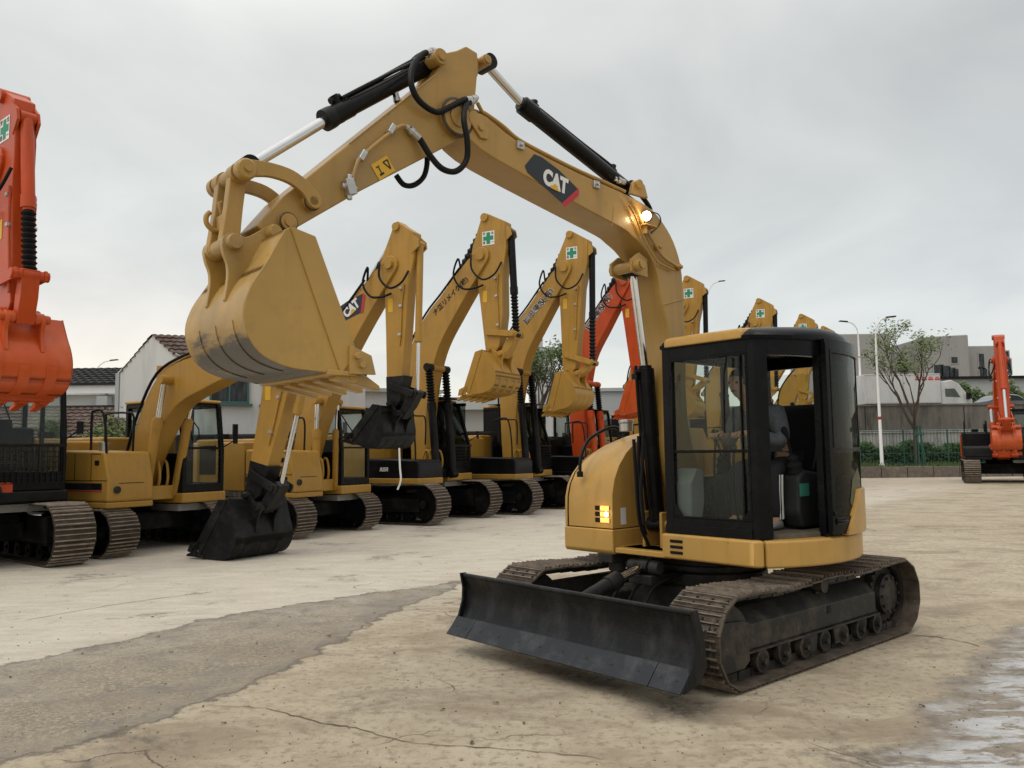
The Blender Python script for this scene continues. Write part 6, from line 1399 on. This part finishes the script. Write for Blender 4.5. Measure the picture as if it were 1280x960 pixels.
lamp(1081,402,56,'taller street lamp farther back, its head turned left',-.8,False,rz-.55)
lamp(1079+0,352,75,'x',1,False) if False else None
lamp(890,352,70,'distant street lamp head poking up beside an arm head above the cab',1.2,False)
lamp(115,451,60,'distant curved street lamp above the dark roof on the left',1.2,False)
ts=world_thing('tree_stake','green stakes and tie frame around the young tree trunk','tree stake')
b=MB(); zt=gw(1150,532,47.2).z
for dx,dy in ((-.28,-.2),(.28,-.2),(.0,.25),(-.1,-.25),(.16,-.24)): b.tube([(tb_.x+dx,47.2+dy,kz-.1),(tb_.x+dx*.45,47.2+dy*.45,zt)],.035,8,1)
b.build('pole',FG,ts); b=MB(); b.bx(tb_.x-.3,tb_.x+.3,46.98,47.02,zt-.55,zt-.48); b.bx(tb_.x-.22,tb_.x+.22,47.0,47.03,zt-.1,zt-.04); b.build('crossbar',FG,ts)
# --- truck and car on the raised road
RZ=rz-.55
TK=empty('box_truck',(gw(1150,500,54).x,54,RZ),0,'white box truck driving on the raised road','truck')
sx=lambda px: gw(px,500,54).x-TK.location.x
sz=lambda py_,px=1150: gw(px,py_,54).z-RZ
b=MB(); b.bx(sx(1082),sx(1177),0,2.2,.9,sz(467)); 
TRW=mat('truck_white',(.55,.55,.53),.5,noise=.06,nscale=1,dirt=(.33,.32,.29),dirt_amt=.6,dscale=.7,stretch=(1,1,.3))
bx_=b.build('cargo_box',TRW,TK,bev=.04)
b=MB(); b.bx(sx(1082)+.02,sx(1177)-.02,-.012,.0,sz(467)-.10,sz(467)-.02); b.bx(sx(1082)+.02,sx(1177)-.02,-.012,.0,.92,1.0); b.bx(sx(1130)-.03,sx(1130)+.03,-.012,0,1.01,sz(467)-.11); b.build('trim',STL,bx_)
b=MB(); zc=sz(473.5); xc=sx(1161); random.seed(5)
for k in range(4): b.bx(xc-.85+k*.44,xc-.50+k*.44,-.006,-.002,zc-.10,zc+.02); b.bx(xc-.80+k*.44,xc-.55+k*.44,-.006,-.002,zc+.06,zc+.13)
b.build('red_marking',mat('sign_red',(.5,.05,.05),.5,noise=.02),bx_)
b=MB(); cabp=[(sx(1178),.5),(sx(1178),sz(477)),(sx(1192),sz(475)),(sx(1201),sz(480)),(sx(1213),sz(496)),(sx(1217),sz(500)),(sx(1218),.5)]; b.prism(cabp,.1,2.1); tc_=b.build('truck_cab',TRW,TK,bev=.08,seg=3)
b=MB(); b.prism([(sx(1183),sz(496)),(sx(1183),sz(486)),(sx(1195),sz(486)),(sx(1202),sz(497))],.085,.105); b.build('side_window',GLD,tc_,smooth=False)
b=MB(); b.prism([(sx(1202.5),sz(481.5)),(sx(1213.5),sz(495.5)),(sx(1211.5),sz(496)),(sx(1201),sz(482.5))],.3,1.9); b.build('windscreen',GLD,tc_,smooth=False)
b=MB(); b.bx(sx(1208),sx(1212),-.15,.0,sz(500),sz(492)); b.build('mirror',BLK,tc_)
for px in (1100,1205):
    b=MB(); b.cyl((sx(px),.1,.42),(sx(px),.4,.42),.42,24); wl=b.build('wheel',RUB,TK); b=MB(); b.cyl((sx(px),.08,.42),(sx(px),.12,.42),.2,16); b.build('rim',STL,wl)
b=MB(); b.bx(sx(1084),sx(1215),.3,1.8,.45,.9); b.build('chassis',BLK,TK)
def car(px0,px1,d,m,label,rx=1):
    q=gw((px0+px1)/2,500,d); L_=gw(px1,500,d).x-gw(px0,500,d).x; r=empty('parked_car',(q.x,d,RZ),0,label,'car'); s=L_/4.6
    P=smooth2([(-2.3,.35),(-2.32,.62),(-2.25,.85),(-1.6,.98),(-1.15,1.05),(-.55,1.40),(.15,1.47),(.85,1.40),(1.45,1.05),(2.1,.92),(2.3,.70),(2.28,.35)],3)
    b=MB(); b.prism([(x*s,z) for x,z in P],.0,1.7); o=b.build('body',m,r,bev=.08,seg=3)
    for a in ([(-1.05,1.04),(-.52,1.34),(.10,1.41),(.12,1.02)],[(.19,1.02),(.17,1.41),(.80,1.34),(1.28,1.03)]):
        b=MB(); b.prism([(x*s,z) for x,z in a],-.012,.004); b.build('window',GLD,o,smooth=False)
    b=MB(); b.prism([(x*s,z) for x,z in ((-1.15,1.03),(-1.05,1.09),(-.52,1.40),(.15,1.46),(.83,1.39),(1.4,1.05),(.83,1.36),(.15,1.435),(-.50,1.37),(-1.0,1.07))],-.016,-.001); b.build('chrome_trim',WHT,o)
    for x in (-1.45,1.4):
        b=MB(); b.cyl((x*s,-.02,.32),(x*s,.2,.32),.32,24); wl=b.build('wheel',RUB,r); b=MB(); b.cyl((x*s,-.03,.32),(x*s,.0,.32),.2,16); b.build('rim',STL,wl)
    return r
car(1215,1300,54,mat('car_paint_dark',(.10,.105,.115),.25,noise=.03,coat=.6),'dark saloon car behind the white truck on the raised road')
b=MB(); random.seed(77)
for _ in range(900):
    q=ground(random.uniform(-30,1310),random.uniform(700,1000)) if random.random()<.7 else ground(random.uniform(-30,1310),random.uniform(620,720))
    s=random.uniform(.003,.010); a=random.uniform(0,6.28); c_,s_=math.cos(a)*s,math.sin(a)*s
    b.faces([(q.x+c_,q.y+s_,.001),(q.x-s_*.8,q.y+c_*.8,.001),(q.x-c_,q.y-s_,.001),(q.x+s_*.7,q.y-c_*.7,.001),(q.x,q.y,.001+s*.8)],[(0,1,4),(1,2,4),(2,3,4),(3,0,4)])
o=b.build('loose_grit',mat('grit',(.13,.11,.085),.9,noise=.5,nscale=3),None,smooth=False); tag(o,'loose grit and crumbs of mud scattered over the concrete','grit',kind='stuff')
# --- fallen leaves and crumbs of mud
LV=mat('dead_leaf',(.10,.06,.028),.8,noise=.4,nscale=20)
b=MB(); b.faces([(-.03,0,.004),(-.01,.014,.012),(.022,.010,.020),(.035,0,.006),(.01,-.016,.010),(-.015,-.012,.016)],[(0,1,5),(1,2,5),(2,4,5),(2,3,4)]); lf=b.build('fallen_leaf',LV,None,smooth=False)
tag(lf,'small brown dead leaf lying on the concrete','leaf','dead leaves scattered on the concrete')
pts=[(206,856),(103,818),(214,816),(162,803),(197,797),(321,805),(405,791),(411,796),(362,772),(468,767),(292,784),(190,772),(76,773),(15,785),(493,817),(553,888),(366,815),(1001,748),(13,847),(347,783),(1130,700),(1150,690),(1010,640),(700,880),(620,880),(655,905),(945,868),(1153,884),(1229,834),(1120,720),(1205,640),(1175,665),(1160,625),(520,860),(590,930),(280,905)]
for i,(a,c) in enumerate(pts):
    o=lf if i==0 else lf.copy()
    if i: COL.objects.link(o)
    q=ground(a,c); o.location=(q.x,q.y,0.002); o.rotation_euler=(0,0,i*1.7); s=.4+.4*((i*37)%10)/10; o.scale=(s,s,s)
    if i in (1,13,22): pass
